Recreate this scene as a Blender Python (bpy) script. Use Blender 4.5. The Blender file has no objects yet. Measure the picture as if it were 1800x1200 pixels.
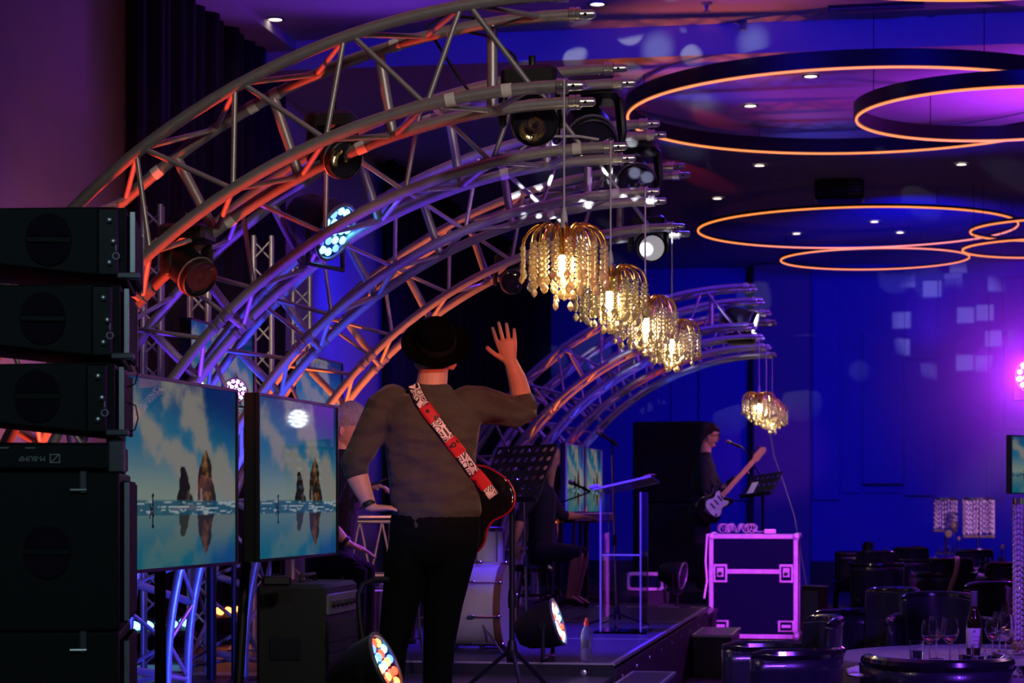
import bpy, math, random
import numpy as np
from math import sin, cos, pi, radians, atan2, sqrt
from mathutils import Vector as V, Matrix, Quaternion
from mathutils.bvhtree import BVHTree

random.seed(11)
SC = bpy.context.scene
COL = SC.collection
FPX, AYAW, ZC, HOR = 3700.0, math.atan(650 / 3700), 1.5, 883.0
FW = V((-sin(AYAW), cos(AYAW), 0)); RT = V((cos(AYAW), sin(AYAW), 0)); UP = V((0, 0, 1))

# ------------------------------------------------------------------ camera, world, exposure
cam_d = bpy.data.cameras.new('camera'); cam = bpy.data.objects.new('camera', cam_d); COL.objects.link(cam)
cam.location = (0, 0, ZC); cam.rotation_euler = (pi / 2, 0, AYAW)
cam_d.sensor_width = 36; cam_d.lens = 74; cam_d.shift_y = 283 / 1800; cam_d.clip_end = 300; cam_d.clip_start = .05
cam_d.dof.use_dof = True; cam_d.dof.focus_distance = 9.2; cam_d.dof.aperture_fstop = 6.5
SC.camera = cam
wd = bpy.data.worlds.new('world'); SC.world = wd; wd.use_nodes = True
wd.node_tree.nodes['Background'].inputs[0].default_value = (.25, .16, .6, 1)
wd.node_tree.nodes['Background'].inputs[1].default_value = .0015
SC.view_settings.view_transform = 'Standard'; SC.view_settings.look = 'None'
SC.view_settings.exposure = 0; SC.view_settings.gamma = 1; SC.view_settings.use_curve_mapping = False
cy = SC.cycles
cy.max_bounces = 8; cy.diffuse_bounces = 2; cy.glossy_bounces = 3; cy.transmission_bounces = 8; cy.transparent_max_bounces = 8; cy.volume_bounces = 0
cy.caustics_reflective = False; cy.caustics_refractive = False; cy.sample_clamp_indirect = 4; cy.sample_clamp_direct = 0

RED, ORANGE = (1, .06, .025), (1, .17, .03)
BLUE, VIOLET, PURPLE, MAGENTA = (.03, .05, 1), (.16, .03, 1), (.34, .06, 1), (.75, .07, 1)
WARM, PINK = (1, .62, .42), (1, .25, .45)

def P(px, py, d):
    return V((0, 0, ZC)) + FW * d + RT * ((px - 900) / FPX * d) + UP * (-(py - HOR) / FPX * d)
def PZ(px, z, d):
    p = P(px, HOR, d); p.z = z; return p
def PG(px, py, z):
    return P(px, py, FPX * (ZC - z) / (py - HOR))

def light(name, typ, loc, tgt, power, col, size=.1, angle=40, blend=.5, gobo=None, square=False):
    d = bpy.data.lights.new(name, typ); d.energy = power; d.color = col
    if typ == 'SPOT':
        d.spot_size = radians(angle); d.spot_blend = blend; d.shadow_soft_size = size
    elif typ == 'AREA':
        d.size = size
    else:
        d.shadow_soft_size = size
    o = bpy.data.objects.new(name, d); COL.objects.link(o); o.location = loc
    if tgt is not None:
        o.rotation_euler = (V(tgt) - V(loc)).to_track_quat('-Z', 'Y').to_euler()
    if gobo:
        sc, th, soft = gobo
        d.use_nodes = True; nt = d.node_tree; em = nt.nodes['Emission']
        tc = nt.nodes.new('ShaderNodeTexCoord'); vo = nt.nodes.new('ShaderNodeTexVoronoi'); mr = nt.nodes.new('ShaderNodeMapRange')
        vo.inputs['Scale'].default_value = sc; vo.inputs['Randomness'].default_value = .55
        if square: vo.distance = 'CHEBYCHEV'
        mr.inputs[1].default_value = th; mr.inputs[2].default_value = th - soft; mr.inputs[3].default_value = 0; mr.inputs[4].default_value = 1
        nt.links.new(tc.outputs['Normal'], vo.inputs['Vector']); nt.links.new(vo.outputs['Distance'], mr.inputs[0]); nt.links.new(mr.outputs[0], em.inputs['Strength'])
    return o

# ------------------------------------------------------------------ lights (rig of the room: house spots, uplights at the arch feet, washes; plus added fills)
light('house_spot_warm', 'SPOT', (2.2, 1.0, 5.0), (-1.9, 9.2, 2.3), 760, (1, .82, .72), .35, 27, .7)
light('house_spot_red', 'SPOT', (.6, 4.6, 2.5), P(810, 720, 9.15), 560, (1, .14, .07), .12, 15, .7)
light('floor_fill_blue', 'SPOT', P(545, 1195, 7.9), P(705, 850, 9.05), 22, (.02, .06, 1), .08, 26, .8)
for x, y, c, w, tx, tz in ((-3.45, 8.3, RED, 900, -3.0, 2.5), (-3.4, 9.75, VIOLET, 800, -2.9, 2.5), (-3.25, 10.8, (.04, .06, 1), 700, -3.35, 2.0), (-3.3, 12.2, ORANGE, 800, -3.2, 2.2)):
    light('arch_uplight', 'SPOT', (x, y, .55), (tx, y + .2, tz), w, c, .05, 50, .8)
for i, (y, c, w) in enumerate(((19.5, ORANGE, 1500), (20.8, (.05, .04, 1), 1300), (22.1, RED, 700), (23.3, (.05, .1, 1), 1300))):
    light('far_arch_uplight', 'SPOT', (-3.45, y, .62), (-2.6, y, 2.8), w * .55, c, .05, 32, 1)
light('stage_wash_purple', 'SPOT', (4.0, 15.0, 4.8), (-2.1, 21.0, 2.6), 1500, (.26, .05, 1), .3, 28, .8)
light('tip_wash_purple', 'SPOT', (3.6, 9.3, 3.4), (-1.1, 10.7, 2.9), 300, (.55, .12, 1), .2, 30, .8)
light('arch_wash_purple', 'SPOT', (5.0, 5.0, 4.8), (-1.7, 10.2, 2.8), 110, (.42, .16, 1), .3, 30, .8)
light('stage_wash_blue', 'SPOT', (-2.2, 15.0, 5.4), (-2.2, 15.4, .5), 3800, (.06, .014, 1), .3, 46, .7)
light('case_wash_magenta', 'SPOT', (3.6, 12, 4.6), (-1.35, 21.6, .65), 11000, (.62, .05, 1), .12, 8, .5)
light('dining_wash_purple', 'SPOT', (3.6, 3.4, 5.0), (.4, 9.5, .6), 2600, (.20, .04, 1), .25, 32, .8)
light('dining_wash_blue', 'SPOT', (-.8, 15.5, 5.2), (1.0, 10.5, .6), 800, (.05, .03, 1), .3, 70, .8)
light('table_wash_pink', 'SPOT', (3.4, 18.5, 4.4), (1.35, 25.6, 1.1), 3200, (.9, .42, 1), .15, 15, .6)
for x in (-4.2, -.8, 2.8):
    light('ceiling_wash_purple', 'SPOT', (x, 18.5, 4.1), (x - .2, 16.7, 5.9), 85, (.24, .05, 1), .2, 104, .6)
for x in (-2.5, 2.0):
    light('fascia_wash_blue', 'SPOT', (x, 15.4, 5.72), (x, 19.4, 5.74), 330, (.002, .004, 1), .05, 100, .6)
light('ceiling_wash_magenta', 'SPOT', (2.5, 21.5, 3.3), (2.3, 21.4, 5.62), 1150, (.45, .03, 1), .25, 104, 1)
light('ceiling_wash_indigo', 'SPOT', (0.5, 25.5, 3.4), (0.6, 23.4, 5.6), 90, (.05, .012, 1), .3, 100, .9)
light('ceiling_streak_red', 'SPOT', (-3.2, 19.6, 5.0), PG(1190, 193, 5.62), 300, (1, .055, .04), .04, 11, .5)
light('ceiling_streak_red_low', 'SPOT', (-3.0, 23.0, 5.0), PG(1215, 303, 5.62), 200, (1, .04, .05), .04, 9, .5)
light('back_wall_blue', 'SPOT', (0.3, 28, 4.9), (0.9, 37, 2.0), 1700, (.001, .003, 1), .4, 100, .8)
light('back_wall_magenta', 'SPOT', (5.5, 33.0, 3.0), (4.0, 37, 3.9), 700, (.40, .01, 1), .3, 60, .9)
light('column_wash_violet', 'SPOT', (1.5, 29, 3.2), (-1.7, 36.4, 2.4), 420, (.34, .05, .7), .2, 14, .6)
light('side_wall_blue', 'SPOT', (-4.2, 21.0, 4.2), (-6, 23.2, 3.5), 480, (.006, .006, 1), .2, 56, .8)
light('side_wall_pink', 'SPOT', (-4.6, 13.0, 1.6), (-6, 14.8, 2.7), 150, (.9, .2, .28), .2, 90, 1)
light('wall_gobo', 'SPOT', (5.2, 25, 4.9), (1.2, 37, 4.6), 4200, (.8, .72, 1), .02, 10, .5, gobo=(26, .30, .04), square=True)
light('truss_gobo', 'SPOT', (-1.45, 8.9, 2.72), (-1.62, 12.5, 3.32), 2200, (.85, .9, 1), .008, 20, .3, gobo=(24, .32, .04))
light('ceiling_gobo', 'SPOT', (-2.4, 12.3, 2.4), (-1.6, 19.4, 5.7), 900, (.55, .65, 1), .03, 40, .3, gobo=(9, .24, .08))
light('stack_side_violet', 'SPOT', (3.5, 9.8, 3.4), (-2.4, 6.8, 1.8), 420, (.6, .12, .9), .1, 18, .6)
light('percussion_violet', 'SPOT', (-.4, 14.6, 4.6), (-2.75, 12.0, 1.4), 1800, (.3, .05, 1), .1, 24, .7)
light('wash_beam_magenta', 'SPOT', P(1812, 660, 23.7), P(1740, 720, 12), 300, (.5, .015, 1), .05, 150, .6)
light('wash_core_beam', 'SPOT', P(1812, 660, 23.8), P(1655, 875, 25), 260, (.5, .02, 1), .03, 10, .5)
light('tower_white', 'SPOT', (-3.6, 11.6, 3.6), P(450, 500, 15.4), 160, (1, .78, .6), .05, 24, .6)
light('added_fill_cool', 'SPOT', (-1.0, 1.0, 4.2), (-2.8, 6.5, 1.5), 100, (.5, .85, .95), .3, 26, .6)  # added fill that lifts the black speaker stack, not a house lamp
light('guitarist_pink', 'SPOT', (1.2, 20.4, 3.4), P(1250, 800, 22.7), 130, (1, .22, .35), .05, 16, .6)
light('keys_pink', 'SPOT', (.4, 15.2, 3.6), P(955, 880, 18.6), 160, (1, .4, .6), .05, 12, .6)
light('leg_uplight_blue', 'SPOT', (-2.95, 10.4, .8), (-3.8, 11.1, .85), 160, (.03, .06, 1), .04, 70, .7)
light('leg_uplight_red', 'SPOT', (-2.9, 12.0, .9), (-3.75, 12.6, 1.2), 170, (1, .08, .03), .04, 70, .7)
light('added_backlight_pink', 'SPOT', (2.8, 14.5, 4.0), (.75, 10.3, .85), 420, (1, .45, .95), .06, 22, .7)  # added backlight, put in to make the table glasses shine


# ------------------------------------------------------------------ materials
MT = {}
def mat(name, col, rough=.5, metal=0, noise=None, bump=None, emit=None, coat=0, trans=0, ior=1.45, spec=.5, sheen=0):
    m = bpy.data.materials.new(name); m.use_nodes = True; nt = m.node_tree; b = nt.nodes['Principled BSDF']
    b.inputs['Base Color'].default_value = (*col, 1); b.inputs['Roughness'].default_value = rough; b.inputs['Metallic'].default_value = metal
    b.inputs['IOR'].default_value = ior; b.inputs['Transmission Weight'].default_value = trans; b.inputs['Coat Weight'].default_value = coat
    b.inputs['Specular IOR Level'].default_value = spec; b.inputs['Sheen Weight'].default_value = sheen
    if emit:
        b.inputs['Emission Color'].default_value = (*emit[0], 1); b.inputs['Emission Strength'].default_value = emit[1]
    tc = None
    if noise or bump:
        tc = nt.nodes.new('ShaderNodeTexCoord')
    if noise:
        n = nt.nodes.new('ShaderNodeTexNoise'); n.inputs['Scale'].default_value = noise[0]; n.inputs['Detail'].default_value = 5
        r = nt.nodes.new('ShaderNodeMix'); r.data_type = 'RGBA'
        k = noise[1]; r.inputs[6].default_value = (*[c * (1 - k) for c in col], 1); r.inputs[7].default_value = (*[min(1, c * (1 + k)) for c in col], 1)
        if len(noise) > 2: r.inputs[7].default_value = (*noise[2], 1)
        nt.links.new(tc.outputs['Object'], n.inputs['Vector']); nt.links.new(n.outputs['Fac'], r.inputs[0]); nt.links.new(r.outputs[2], b.inputs['Base Color'])
    if bump:
        n = nt.nodes.new('ShaderNodeTexNoise'); n.inputs['Scale'].default_value = bump[0]; n.inputs['Detail'].default_value = 4 if len(bump) < 4 else 1.2
        if len(bump) > 2:
            mp = nt.nodes.new('ShaderNodeMapping'); mp.inputs['Scale'].default_value = bump[2]
            nt.links.new(tc.outputs['Object'], mp.inputs[0]); nt.links.new(mp.outputs[0], n.inputs['Vector'])
        else:
            nt.links.new(tc.outputs['Object'], n.inputs['Vector'])
        bm = nt.nodes.new('ShaderNodeBump'); bm.inputs['Strength'].default_value = bump[1]; bm.inputs['Distance'].default_value = bump[3] if len(bump) > 3 else .02
        nt.links.new(n.outputs['Fac'], bm.inputs['Height']); nt.links.new(bm.outputs[0], b.inputs['Normal'])
    MT[name] = m
    return m

mat('truss_metal', (.44, .43, .42), .40, .6, (30, .15), (160, .08))
mat('coupler_metal', (.7, .7, .7), .3, .9, (60, .1))
mat('black_metal', (.012, .012, .014), .45, .3, (40, .3))
mat('black_paint', (.010, .012, .013), .62, 0, (90, .35), (300, .15))
mat('black_plastic', (.008, .008, .009), .48, 0, (40, .2))
mat('black_rubber', (.01, .01, .01), .6, 0, (50, .2))
mat('grille_cloth', (.012, .012, .014), .8, 0, (400, .5), (500, .4))
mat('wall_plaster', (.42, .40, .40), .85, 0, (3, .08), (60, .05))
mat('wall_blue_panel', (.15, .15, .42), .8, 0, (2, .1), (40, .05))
mat('dark_drape', (.012, .011, .014), .9, 0, (4, .3), (3, .6, (6, 6, .2)))
mat('ceiling_paint', (.46, .44, .45), .9, 0, (4, .08), (200, .25))
mat('column_plaster', (.26, .22, .24), .8, 0, (3, .1), (80, .1))
mat('carpet', (.10, .05, .055), .95, 0, (2.2, .8, (.16, .11, .11)), (300, .5))
mat('stage_deck_black', (.06, .06, .07), .32, 0, (5, .4), (120, .15))
mat('aluminium', (.62, .6, .62), .38, .7, (40, .15))
mat('skin', (.62, .34, .25), .5, 0, (25, .1), (200, .06))
mat('shirt_brown', (.052, .052, .042), .92, 0, (120, .15), (4, .55, (1.6, 1.6, 3.4), .14), sheen=.1)
mat('trouser_black', (.003, .003, .005), .9, 0, (60, .3), (20, .5), spec=.15)
mat('hat_felt', (.0012, .0012, .0014), .95, 0, (80, .3), spec=.05)
mat('black_cloth', (.009, .009, .012), .9, 0, (50, .3), (18, .5))
mat('navy_cloth', (.014, .016, .05), .85, 0, (40, .3), (18, .5))
mat('hair_dark', (.012, .008, .007), .5, 0, (90, .6), (150, .8))
mat('hair_blonde', (.55, .38, .26), .5, 0, (40, .4), (60, .8, (3, 3, .3)))
mat('hair_grey', (.4, .36, .4), .6, 0, (60, .4), (90, .8))
mat('leather_black', (.02, .02, .03), .26, 0, (20, .3), (120, .06), coat=.3)
mat('rail_black', (.012, .012, .014), .16, 0, (20, .3), None, coat=.6)
mat('chair_wood', (.012, .009, .008), .3, 0, (8, .4))
mat('gold', (.9, .55, .16), .25, 1, (60, .1))
mat('crystal', (1, .90, .62), .03, 0, None, None, trans=1, ior=1.55)
_nt = MT['crystal'].node_tree; _b = _nt.nodes['Principled BSDF']; _tr = _nt.nodes.new('ShaderNodeBsdfTranslucent'); _df = _nt.nodes.new('ShaderNodeBsdfDiffuse'); _m1 = _nt.nodes.new('ShaderNodeMixShader'); _m2 = _nt.nodes.new('ShaderNodeMixShader')
_tr.inputs[0].default_value = (1, .84, .5, 1); _df.inputs[0].default_value = (1, .84, .5, 1); _m1.inputs[0].default_value = .5; _m2.inputs[0].default_value = .38
_o = _nt.nodes['Material Output']; _nt.links.new(_tr.outputs[0], _m1.inputs[1]); _nt.links.new(_df.outputs[0], _m1.inputs[2]); _nt.links.new(_b.outputs[0], _m2.inputs[1]); _nt.links.new(_m1.outputs[0], _m2.inputs[2]); _nt.links.new(_m2.outputs[0], _o.inputs[0])
mat('bulb', (1, .9, .7), .3, 0, emit=((1, .80, .48), 90))
mat('cable_grey', (.55, .5, .55), .5, 0, (50, .1))
mat('cable_black', (.008, .008, .008), .5, 0, (50, .1))
mat('tape_white', (.8, .77, .74), .7, 0, (80, .08))
mat('tape_red', (.6, .05, .04), .7, 0, (80, .08))
mat('white_linen', (.68, .6, .6), .9, 0, (20, .08), (40, .4))
mat('cloth_taupe', (.22, .17, .18), .9, 0, (20, .15), (12, .5, (4, 4, .4)))
mat('glass', (1, 1, 1), .0, 0, trans=1, ior=1.45)
mat('acrylic', (.93, .95, 1), .02, 0, trans=1, ior=1.3)
mat('acrylic_edge_glint', (.9, .85, .95), .25, 0, (30, .1), trans=.3)  # pale strip colour, paints in the light that the lectern edges catch
mat('water', (.8, .9, 1), .0, 0, trans=1, ior=1.33)
mat('bottle_glass', (.02, .008, .004), .08, 0, coat=.5)
mat('wine_label', (.78, .72, .66), .7, 0, (40, .08))
mat('red_cap', (.75, .03, .03), .4, 0, (40, .1))
mat('pet_plastic', (.97, .98, 1), .05, 0, trans=.92, ior=1.2)
mat('wine_pale', (.9, .55, .42), .05, 0, trans=.8, ior=1.33)
mat('ribbon_cream', (.65, .55, .28), .5, 0, (40, .15))
mat('ribbon_purple', (.5, .12, .75), .45, 0, (40, .15))
mat('case_laminate', (.001, .003, .022), .7, 0, (30, .2), spec=.1)
mat('case_metal', (.72, .68, .72), .35, .35, (18, .35), (60, .1))
mat('wood_dark', (.06, .03, .02), .4, 0, (9, .4))
mat('wood_brown', (.22, .09, .05), .35, 0, (9, .35), coat=.4)
mat('guitar_red', (.30, .008, .008), .15, 0, (7, .3), coat=1)
mat('guitar_black', (.006, .005, .005), .12, 0, (7, .3), coat=1)
mat('maple', (.62, .36, .17), .35, 0, (12, .2), coat=.4)
mat('pickguard', (.8, .72, .74), .3, 0, (20, .05))
mat('chrome', (.8, .8, .82), .12, 1, (20, .05))
mat('drum_white', (.72, .68, .64), .35, 0, (20, .06))
mat('drum_head', (.6, .58, .6), .5, 0, (15, .06))
mat('lens_dark', (.02, .02, .03), .05, 0, coat=1)
mat('lens_pale', (.75, .72, .72), .2, 0, emit=((.9, .9, 1), .25))
mat('ring_led', (1, .5, .2), .5, 0, emit=((1, .26, .055), 1.5))
mat('downlight_led', (1, .9, .8), .5, 0, emit=((1, .78, .62), 6))
mat('led_cyan', (.2, .6, 1), .3, 0, emit=((.12, .55, 1), 7))
mat('led_blue', (.1, .2, 1), .3, 0, emit=((.05, .12, 1), 7))
mat('led_orange', (1, .4, .1), .3, 0, emit=((1, .22, .05), 6))
mat('led_red', (1, .1, .05), .3, 0, emit=((1, .05, .02), 5))
mat('led_white', (1, 1, 1), .3, 0, emit=((.75, .85, 1), 16))
mat('led_magenta', (1, .3, 1), .3, 0, emit=((.75, .12, 1), 30))
mat('print_white', (.65, .7, .7), .6, 0, (60, .05))
mat('paper', (.8, .8, .8), .7, 0, (30, .04))
mat('shoe_white', (.7, .65, .65), .4, 0, (30, .05))
mat('fixture_grey', (.2, .2, .22), .4, .4, (40, .2))
mat('metal_gold_ring', (.5, .3, .15), .4, .6, (40, .2))

# ------------------------------------------------------------------ mesh helpers
def basis(axis, hint=UP):
    z = V(axis).normalized(); h = V(hint)
    if abs(z.dot(h.normalized())) > .98: h = V((1, 0, 0)) if abs(z.x) < .9 else V((0, 1, 0))
    x = h.cross(z).normalized(); y = z.cross(x)
    return x, y, z

class MB:
    def __init__(s): s.v = []; s.f = []
    def add(s, vs, fs):
        o = len(s.v); s.v += [V(p) for p in vs]; s.f += [tuple(i + o for i in f) for f in fs]; return s
    def box(s, c, size, rot=None, taper=1):
        c = V(c); hx, hy, hz = size[0] / 2, size[1] / 2, size[2] / 2; vs = []
        for z in (-1, 1):
            k = taper if z > 0 else 1
            for x, y in ((-1, -1), (1, -1), (1, 1), (-1, 1)):
                p = V((x * hx * k, y * hy * k, z * hz)); vs.append(c + (rot @ p if rot else p))
        return s.add(vs, [(3, 2, 1, 0), (4, 5, 6, 7), (0, 1, 5, 4), (1, 2, 6, 5), (2, 3, 7, 6), (3, 0, 4, 7)])
    def rbox(s, c, size, b=.01, rot=None):
        c = V(c); hx, hy, hz = [k / 2 for k in size]; b = min(b, hx * .9, hy * .9, hz * .9); vs = []
        for z, q in ((-hz, b), (-hz + b, 0), (hz - b, 0), (hz, b)):
            X, Y = hx - q, hy - q
            for x, y in ((-X, -Y + b), (-X + b, -Y), (X - b, -Y), (X, -Y + b), (X, Y - b), (X - b, Y), (-X + b, Y), (-X, Y - b)):
                p = V((x, y, z)); vs.append(c + (rot @ p if rot else p))
        fs = [tuple(range(7, -1, -1)), tuple(range(24, 32))]
        for k in range(3):
            for i in range(8):
                j = (i + 1) % 8; fs.append((k * 8 + i, k * 8 + j, k * 8 + 8 + j, k * 8 + 8 + i))
        return s.add(vs, fs)
    def tube(s, pts, r, n=8, cap=True, closed=False):
        pts = [V(p) for p in pts]; m = len(pts); rs = r if isinstance(r, (list, tuple)) else [r] * m
        vs = []; t0 = None; x = None
        for i, p in enumerate(pts):
            if closed: t = (pts[(i + 1) % m] - pts[i - 1]).normalized()
            else: t = (pts[min(i + 1, m - 1)] - pts[max(i - 1, 0)]).normalized()
            if x is None: x, y, _ = basis(t)
            else:
                q = t0.rotation_difference(t); x = q @ x; y = t.cross(x)
            t0 = t
            for k in range(n):
                a = 2 * pi * k / n; vs.append(p + (x * cos(a) + y * sin(a)) * rs[i])
        fs = []
        for i in range(m if closed else m - 1):
            i2 = (i + 1) % m
            for k in range(n):
                k2 = (k + 1) % n; fs.append((i * n + k, i * n + k2, i2 * n + k2, i2 * n + k))
        if cap and not closed: fs += [tuple(range(n - 1, -1, -1)), tuple(range((m - 1) * n, m * n))]
        return s.add(vs, fs)
    def lathe(s, prof, n=20, o=(0, 0, 0), axis=(0, 0, 1), sx=1, sy=1, hint=UP):
        x, y, z = basis(axis, hint); o = V(o); vs = []; fs = []; m = len(prof)
        for r, h in prof:
            for k in range(n):
                a = 2 * pi * k / n; vs.append(o + x * (r * cos(a) * sx) + y * (r * sin(a) * sy) + z * h)
        for i in range(m - 1):
            for k in range(n):
                k2 = (k + 1) % n; fs.append((i * n + k, i * n + k2, (i + 1) * n + k2, (i + 1) * n + k))
        if m >= 4 and prof[0][0] > 1e-6 and abs(prof[0][0] - prof[-1][0]) < 1e-6:
            fs += [((m - 1) * n + k, (m - 1) * n + (k + 1) % n, (k + 1) % n, k) for k in range(n)]
            return s.add(vs, fs)
        if prof[0][0] > 1e-6: fs.append(tuple(range(n - 1, -1, -1)))
        if prof[-1][0] > 1e-6: fs.append(tuple(range((m - 1) * n, m * n)))
        return s.add(vs, fs)
    def ball(s, c, r, n=12, sc=(1, 1, 1)):
        c = V(c); m = n // 2; prof = []
        vs = []; fs = []
        for i in range(m + 1):
            t = pi * i / m
            for k in range(n):
                a = 2 * pi * k / n; vs.append(c + V((r * sin(t) * cos(a) * sc[0], r * sin(t) * sin(a) * sc[1], r * cos(t) * sc[2])))
        for i in range(m):
            for k in range(n):
                k2 = (k + 1) % n; fs.append((i * n + k, (i + 1) * n + k, (i + 1) * n + k2, i * n + k2))
        return s.add(vs, fs)
    def torus(s, c, R, r, n=32, k=8, axis=(0, 0, 1)):
        x, y, z = basis(axis); c = V(c)
        return s.tube([c + (x * cos(2 * pi * i / n) + y * sin(2 * pi * i / n)) * R for i in range(n)], r, k, closed=True)
    def prism(s, out, depth, o, x, y, z=None):
        o, x, y = V(o), V(x), V(y); z = V(z) if z is not None else x.cross(y).normalized()
        n = len(out); a = [o + x * u + y * w for u, w in out]; b = [p + z * depth for p in a]
        return s.add(a + b, [tuple(range(n - 1, -1, -1)), tuple(range(n, 2 * n))] + [(i, (i + 1) % n, n + (i + 1) % n, n + i) for i in range(n)])
    def loft(s, secs, side=None, n=16):
        """secs: (pos, ra, rb); closed blob with round caps"""
        secs = [(V(p), a, b) for p, a, b in secs]
        d0 = (secs[1][0] - secs[0][0]).normalized(); d1 = (secs[-1][0] - secs[-2][0]).normalized()
        def capz(sec, d):
            p, a, b = sec; r = min(a, b) * .8
            return [(p + d * r * .5, a * .86, b * .86), (p + d * r * .86, a * .5, b * .5), (p + d * r, a * .08, b * .08)]
        alls = list(reversed(capz(secs[0], -d0))) + secs + capz(secs[-1], d1)
        vs = []; m = len(alls)
        for i, (p, a, b) in enumerate(alls):
            t = (alls[min(i + 1, m - 1)][0] - alls[max(i - 1, 0)][0])
            t = t.normalized() if t.length > 1e-9 else d0
            if side is not None:
                x = V(side) - t * V(side).dot(t); x = x.normalized() if x.length > .05 else basis(t)[0]
            else: x = basis(t)[0]
            y = t.cross(x)
            for k in range(n):
                an = 2 * pi * k / n; vs.append(p + x * (a * cos(an)) + y * (b * sin(an)))
        fs = [(i * n + k, i * n + (k + 1) % n, (i + 1) * n + (k + 1) % n, (i + 1) * n + k) for i in range(m - 1) for k in range(n)]
        fs += [tuple(range(n - 1, -1, -1)), tuple(range((m - 1) * n, m * n))]
        return s.add(vs, fs)
    def mesh(s, name, m, smooth=35):
        me = bpy.data.meshes.new(name); me.from_pydata([tuple(p) for p in s.v], [], s.f); me.update()
        if m: me.materials.append(MT[m] if isinstance(m, str) else m)
        if smooth:
            me.shade_smooth()
            me.set_sharp_from_angle(angle=radians(smooth))
        return me
    def build(s, name, m, parent=None, world=False, smooth=35):
        if parent is not None and world:
            inv = Matrix.LocRotScale(parent.location, parent.rotation_euler, None).inverted(); s.v = [inv @ p for p in s.v]
        o = bpy.data.objects.new(name, s.mesh(name, m, smooth)); COL.objects.link(o)
        if parent is not None: o.parent = parent
        return o
    def remesh(s, name, m, vox, parent=None, world=True, sm=4, smooth=180):
        if parent is not None and world:
            inv = Matrix.LocRotScale(parent.location, parent.rotation_euler, None).inverted(); s.v = [inv @ p for p in s.v]
        me = s.mesh('tmp', None, None); o = bpy.data.objects.new('tmp', me); COL.objects.link(o)
        r = o.modifiers.new('r', 'REMESH'); r.mode = 'VOXEL'; r.voxel_size = vox; r.use_smooth_shade = True
        q = o.modifiers.new('s', 'SMOOTH'); q.factor = .5; q.iterations = sm
        dg = bpy.context.evaluated_depsgraph_get(); dg.update()
        nm = bpy.data.meshes.new_from_object(o.evaluated_get(dg)); nm.name = name
        bpy.data.objects.remove(o); bpy.data.meshes.remove(me)
        nm.materials.clear(); nm.materials.append(MT[m]); nm.shade_smooth()
        o = bpy.data.objects.new(name, nm); COL.objects.link(o)
        if parent is not None: o.parent = parent
        return o

def tag(o, label, cat, group=None):
    o['label'] = label; o['category'] = cat
    if group: o['group'] = group
    return o
def thing(name, label, cat, loc=(0, 0, 0), rotz=0, group=None):
    o = bpy.data.objects.new(name, None); COL.objects.link(o); o.location = loc; o.rotation_euler = (0, 0, rotz)
    o.empty_display_size = .1
    return tag(o, label, cat, group)
def struct(o): o['kind'] = 'structure'; return o
def copy_tree(o, parent=None):
    c = o.copy(); COL.objects.link(c)
    if parent is not None: c.parent = parent
    for ch in list(o.children): copy_tree(ch, c)
    return c
def dup(root, loc, rotz=0, label=None, group=None, name=None):
    r = copy_tree(root); r.location = loc; r.rotation_euler = (root.rotation_euler[0], root.rotation_euler[1], rotz)
    if label: r['label'] = label
    if group: r['group'] = group
    return r
def inst(name, me, parent=None, mtx=None):
    o = bpy.data.objects.new(name, me); COL.objects.link(o)
    if parent is not None: o.parent = parent
    if mtx is not None: o.matrix_local = mtx
    return o
UNIT = {}
def bar(name, p, q, r, m, parent, n=10):
    """a straight tube between two points, sharing one mesh per material"""
    k = (m, n)
    if k not in UNIT: UNIT[k] = MB().tube([(0, 0, 0), (0, 0, 1)], 1, n).mesh('tube_' + m, m, 60)
    p, q = V(p), V(q); x, y, z = basis(q - p)
    L = (q - p).length
    mx = Matrix(((x.x * r, y.x * r, z.x * L, p.x), (x.y * r, y.y * r, z.y * L, p.y), (x.z * r, y.z * r, z.z * L, p.z), (0, 0, 0, 1)))
    return inst(name, UNIT[k], parent, mx)
def frame_mtx(o, x, y, z):
    return Matrix(((x.x, y.x, z.x, o.x), (x.y, y.y, z.y, o.y), (x.z, y.z, z.z, o.z), (0, 0, 0, 1)))
def text(name, s, size, m, parent, mtx, depth=.0006):
    c = bpy.data.curves.new(name, 'FONT'); c.body = s; c.size = size; c.extrude = depth; c.align_x = 'CENTER'; c.align_y = 'CENTER'; c.resolution_u = 2
    o = bpy.data.objects.new(name, c); COL.objects.link(o)
    dg = bpy.context.evaluated_depsgraph_get(); me = bpy.data.meshes.new_from_object(o.evaluated_get(dg)); me.name = name
    bpy.data.objects.remove(o); me.materials.clear(); me.materials.append(MT[m])
    return inst(name, me, parent, mtx)

# ------------------------------------------------------------------ room shell
YB, XL, XR = 37.0, -6.0, 13.0
struct(MB().box(((XL + XR) / 2, 17.5, -.05), (XR - XL, 39.5, .1)).build('floor', 'carpet'))
wl = struct(MB().box((XL - .1, 17.5, 2.95), (.2, 39.5, 6.1)).build('wall_left', 'wall_plaster'))
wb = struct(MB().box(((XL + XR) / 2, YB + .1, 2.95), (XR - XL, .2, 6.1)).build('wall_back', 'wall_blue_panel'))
struct(MB().box((XR + .1, 17.5, 2.95), (.2, 39.5, 6.1)).build('wall_right', 'wall_plaster'))
struct(MB().box(((XL + XR) / 2, -2.1, 2.95), (XR - XL, .2, 6.1)).build('wall_front', 'wall_plaster'))
YC = 19.4
ce = struct(MB().box(((XL + XR) / 2, (YC - 2) / 2, 5.95), (XR - XL, YC + 2, .1)).build('ceiling', 'ceiling_paint'))
MB().box(((XL + XR) / 2, (YC + YB) / 2, 5.81), (XR - XL, YB - YC, .38)).build('lowered_soffit', 'ceiling_paint', ce)
MB().box((XL + .25, 17.5, 5.85), (.5, 39, .1)).build('ceiling_edge_trim', 'ceiling_paint', ce)
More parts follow.
